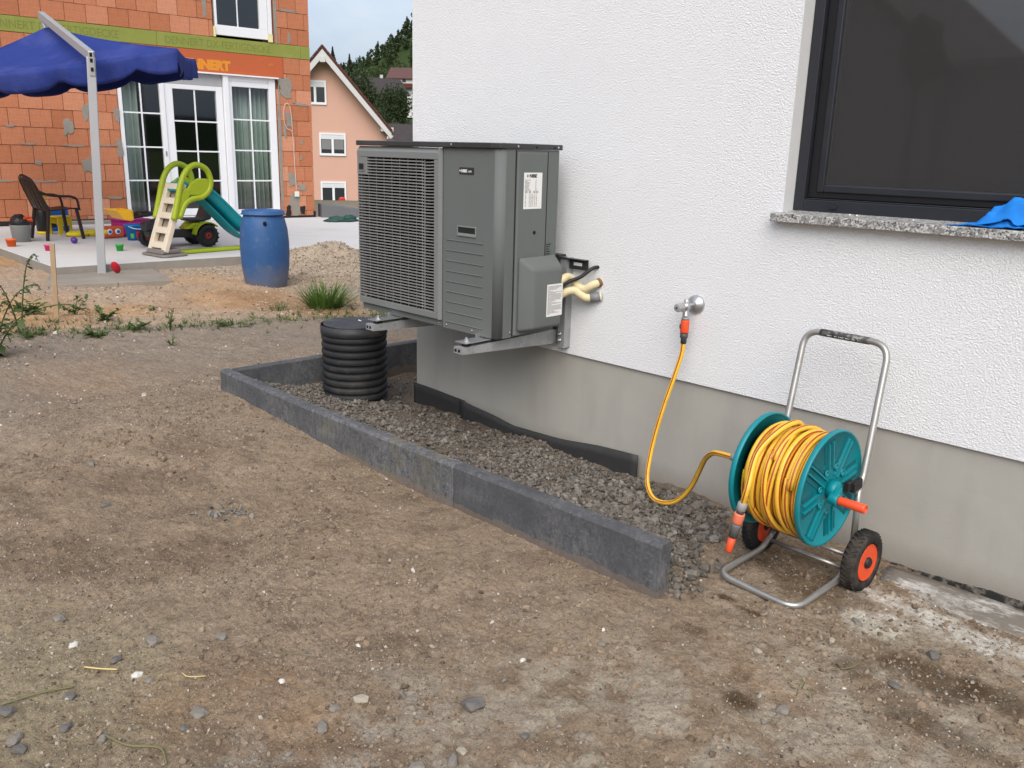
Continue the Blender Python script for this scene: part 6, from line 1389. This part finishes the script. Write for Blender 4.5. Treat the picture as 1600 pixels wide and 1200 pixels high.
def crown_leaves(n, c, r, size, rng, cone=0, gap=.3):
    """leaf clumps through a crown volume; returns triangle arrays"""
    if cone:
        u = rng.random(n)**.75; h = 1-u; a = rng.uniform(0, 2*np.pi, n); layer = .75+.25*np.cos(h*22)
        q = np.sqrt(rng.uniform(.25, 1, n))*u*layer; P = np.c_[q*np.cos(a)*r[0], q*np.sin(a)*r[1], (h*2-1)*r[2]-.12*q*r[2]]
    else:
        k = max(6, n//55); cc = rng.normal(0, 1, (k, 3)); cc /= np.linalg.norm(cc, axis=1)[:, None]; cc *= rng.uniform(.35, .82, (k, 1)); cr_ = rng.uniform(.22, .42, k)
        idx = rng.integers(0, k, n); d = rng.normal(0, 1, (n, 3)); d /= np.linalg.norm(d, axis=1)[:, None]
        P = (cc[idx]+d*cr_[idx][:, None]*rng.uniform(.6, 1, (n, 1)))*np.array(r)
    P = P+np.array(c); t1 = rng.normal(0, 1, (n, 3)); t1 /= np.linalg.norm(t1, axis=1)[:, None]; t2 = np.cross(t1, rng.normal(0, 1, (n, 3))); t2 /= np.linalg.norm(t2, axis=1)[:, None]
    s = size*rng.uniform(.6, 1.4, (n, 1)); V = np.stack([P-t1*s*.6-t2*s*.4, P+t1*s*.6-t2*s*.3, P+t1*s*.1+t2*s*.7, ], 1)
    return V.reshape(-1, 3)
m_leafd = leaf_mat('leaf_dark', (.012, .026, .010), (.032, .058, .02)); m_leafm = leaf_mat('leaf_mid', (.022, .045, .012), (.055, .09, .026)); m_con = leaf_mat('conifer', (.012, .026, .014), (.025, .045, .022)); m_bark = pm('bark', (.05, .04, .03), .9)
TG = 'trees on the village slope'
def tree(lab, lat, dep, h, w, m, cone=0, n=900, seed=0, size=.55):
    z0 = float(terrain(np.array([lat]), np.array([dep]))[0]); o = thing('conifer_tree' if cone else 'leafy_tree', lab, 'tree', far_pt(lat, dep, z0-.3), 0, TG); rng = np.random.default_rng(seed)
    b = MB(); b.tube([(0, 0, -.5), (.1, 0, h*.3), (0, .1, h*.75)], [w*.06+.08, w*.05, .06], 7)
    if not cone:
        for k in range(5): a = 1.3*k; b.tube([(0, 0, h*(.28+.06*k)), (w*.3*math.cos(a), w*.3*math.sin(a), h*(.5+.06*k))], [.1, .04], 5)
    b.obj('trunk', m_bark, o)
    V = crown_leaves(int(n*3.2), (0, 0, h*.56), (w/2, w/2, h*.46), size*.5, rng, cone); Fc = np.arange(len(V)).reshape(-1, 3)
    c_ = big_mesh('crown', V, Fc, m); c_.parent = o
    return o
tree('pointed dark conifer rising behind the roof ridge of the pink house', -40.2, 195, 17.5, 8.5, m_con, 1, 2600, 1, .5)
tree('small pointed conifer standing free on the skyline', -38.5, 205, 15.8, 7, m_con, 1, 2200, 2, .5)
tree('rounded mid green tree right of the small conifer', -41.6, 268, 10.5, 9, m_leafm, 0, 1500, 3, .6)
tree('pale green tree at the foot of the wooded hill', -45.0, 315, 10, 11, m_leafm, 0, 1500, 4, .7)
tree('big dark tree below the hillside houses, left half', -29.5, 165, 14.0, 9, m_leafd, 0, 2600, 5, .55)
tree('big dark tree below the hillside houses, beside the white house wall', -22.6, 160, 11.6, 8, m_leafd, 0, 2400, 6, .5)
tree('bright green round tree between the two hillside houses', -31.0, 205, 7.2, 8, m_leafm, 0, 2200, 7, .5)
tree('dark bushy tree right above the low brown roof', -19.8, 128, 8.5, 7, m_leafd, 0, 1800, 8, .45)
tree('dark bush left below the hillside houses, beside the pink roof edge', -28.2, 140, 8.0, 7, m_leafd, 0, 1800, 9, .45)
tree('dark tree in front of the large hillside house', -30.8, 232, 7.0, 6, m_leafd, 0, 1200, 10, .5)
tree('mid green tree behind the chalet roof', -45.5, 285, 11, 10, m_leafm, 0, 1300, 11, .7)
tree('mid green tree above the chalet roof on its right', -39.5, 290, 11, 10, m_leafm, 0, 1300, 12, .7)
rng = np.random.default_rng(50); nT = 1500
lt = rng.uniform(-235, 20, nT); dt = rng.uniform(300, 735, nT); k = (dt > 330+.25*np.abs(lt+60)) ; lt, dt = lt[k], dt[k]; tz = terrain(lt, dt); parts_ = []
for x_, y_, z_ in zip(lt, dt, tz):
    hh = rng.uniform(8, 15); ww = rng.uniform(6, 10); cn = rng.random() < .3; p = far_pt(x_, y_, z_)
    parts_.append(crown_leaves(210 if y_ > 450 else 420, (p.x, p.y, p.z+hh*.45), (ww/2, ww/2, hh*.5), 1.0 if y_ > 450 else .55, rng, cn))
V = np.concatenate(parts_); f_ = big_mesh('forest', V, np.arange(len(V)).reshape(-1, 3), leaf_mat('forest_leaves', (.014, .03, .012), (.036, .062, .022))); tag(f_, 'dark green forest covering the hill in the gap beside the white house', 'forest', kind='stuff')

m_vw = pm('village_white', (.62, .61, .58), .9, 0, .06, .8); m_vroof = pm('village_roof', (.045, .035, .034), .85, 0, .3, 1.5, .4, 3, .05); m_vroof2 = pm('village_roof_brown', (.10, .05, .042), .85, 0, .25, 1.5, .4, 3, .05); m_vwood = pm('balcony_wood', (.10, .03, .02), .8); m_vgl = pm('village_glass', (.04, .045, .05), .2)
def village(lab, lat, dep, z, L, W, eave, ridge, rz, roofm, balcony=True, wins=((.3, 1.2), (.7, 1.2)), over=.7):
    """local x = ridge direction, gable faces -x/+x; front (long side) faces -y"""
    o = thing('hillside_house', lab, 'house', far_pt(lat, dep, z), YAW+rz); b = MB()
    b.prism([(-L/2, -W/2, -3), (-L/2, W/2, -3), (-L/2, W/2, eave), (-L/2, 0, ridge-.25), (-L/2, -W/2, eave)], (L, 0, 0)); b.obj('house_wall', m_vw, o)
    sl_ = (ridge-eave)/(W/2); rf = None
    for s in (-1, 1):
        b = MB(); yo = W/2+over; b.prism([(-L/2-over, 0, ridge), (-L/2-over, s*yo, ridge-sl_*yo), (-L/2-over, s*yo, ridge-.22-sl_*yo), (-L/2-over, 0, ridge-.22)], (L+2*over, 0, 0)); rf = b.obj('roof', roofm, o)
    b = MB(); b.span((L*.15, -.3+W*.1, ridge-.8), (L*.15+.6, .3+W*.1, ridge+.9)); b.obj('chimney', m_vw, rf)
    for u, zc in wins:
        b = MB(); b.span((-L/2+L*u-.6, -W/2-.04, zc-.6), (-L/2+L*u+.6, -W/2+.02, zc+.6)); f = b.obj('window', m_vw, o); b = MB(); b.span((-L/2+L*u-.5, -W/2-.07, zc-.5), (-L/2+L*u+.5, -W/2-.045, zc+.5)); b.obj('pane', m_vgl, f)
    for y_ in (-W*.2, W*.18):
        b = MB(); b.span((L/2-.02, y_-.6, .7), (L/2+.05, y_+.6, 2.0)); b.obj('window', m_vgl, o)
    if balcony: b = MB(); b.span((-L/2+.4, -W/2-1.4, -.1), (L/2-.8, -W/2-.02, .1)); b.span((-L/2+.4, -W/2-1.4, .1), (L/2-.8, -W/2-1.3, 1.05)); b.obj('balcony', m_vwood, o)
    return o
village('white hillside house with reddish brown roof and long wooden balcony', -29.9, 255, 17.6, 12, 9, 2.9, 5.6, -.12, m_vroof2, True, ((.12, 1.9), (.36, 1.9), (.6, -1.4), (.35, -1.4)))
village('white chalet house with broad dark grey roof on the slope', -38.2, 240, 14.2, 11.5, 11, 1.5, 5.0, .55, m_vroof, False, ((.3, .4), (.75, -1.2)), 1.1)
village('small white house peeking behind the pink roof edge', -46.8, 262, 16.8, 6, 6, 1.5, 3.6, .9, m_vroof, False)
village('small white building with flat top under the large hillside house', -25.5, 225, 11.8, 5, 4, 1.6, 2.0, .1, m_vw, False, ((.5, .6),), .2)
village('low house with wide dark brown roof close behind the pink house', -11.3, 92, -.8, 13, 10, 1.6, 4.6, .15, m_vroof, False, ((.3, .2),), .6)
village('nearer low house with dark roof and skylight beside the white house corner', -8.4, 66, -2.6, 8, 8, 1.6, 4.3, .2, m_vroof, False, ((.3, .3),), .5)
village('small pink house fragment visible beneath the eave of the large pink house', -12.2, 84, -1.6, 3, 5, 2.2, 3.8, 1.5, m_vroof2, False, (), .3)

# ---------------------------------------------------------------- what the right-hand window mirrors: the plot behind the photographer
nb = thing('neighbour_house', 'dark gabled house behind the photographer, mirrored in the dark window', 'house', (-14.0, -14.5, -.3))
b = MB(); b.prism([(-20.5, -14.5, -.5), (-7.55, -14.5, -.5), (-7.55, -14.5, 3.5), (-13.5, -14.5, 8.6), (-20.5, -14.5, 2.6)], (0, -9, 0)); b.obj('house_wall', pm('neighbour_wall', (.2, .19, .18), .9), nb, True)
b = MB(); b.prism([(-7.3, -14.2, 3.25), (-13.5, -14.2, 8.65), (-13.5, -14.2, 8.95), (-7.0, -14.2, 3.3)], (0, -9.6, 0)); b.prism([(-13.5, -14.2, 8.65), (-20.8, -14.2, 2.4), (-21, -14.2, 2.6), (-13.5, -14.2, 8.95)], (0, -9.6, 0)); b.obj('roof', m_vroof, nb, True)
b = MB(); b.span((-7.5, -15, -.5), (2.2, -20, 3.45)); b.span((-7.54, -14.8, 3.452), (2.4, -20.2, 3.6)); o = b.obj('garage', pm('garage_wall', (.22, .215, .21), .9)); v0 = Vector((-2.5, -17, -.3))
o.location = v0
for v in o.data.vertices: v.co -= v0
tag(o, 'long low garage behind the photographer, mirrored in the dark window', 'garage')
rng = np.random.default_rng(77); tr3 = thing('leafy_tree', 'slim dark tree behind the photographer, mirrored in the dark window', 'tree', (-7.9, -14.2, -.3))
b = MB(); b.tube([(0, 0, -.2), (.05, 0, 2.5), (0, .05, 4.2)], [.09, .06, .02], 7); b.obj('trunk', m_bark, tr3)
V = crown_leaves(1400, (.1, 0, 4.0), (.42, .42, .9), .12, rng); c_ = big_mesh('crown', V, np.arange(len(V)).reshape(-1, 3), m_leafd); c_.parent = tr3
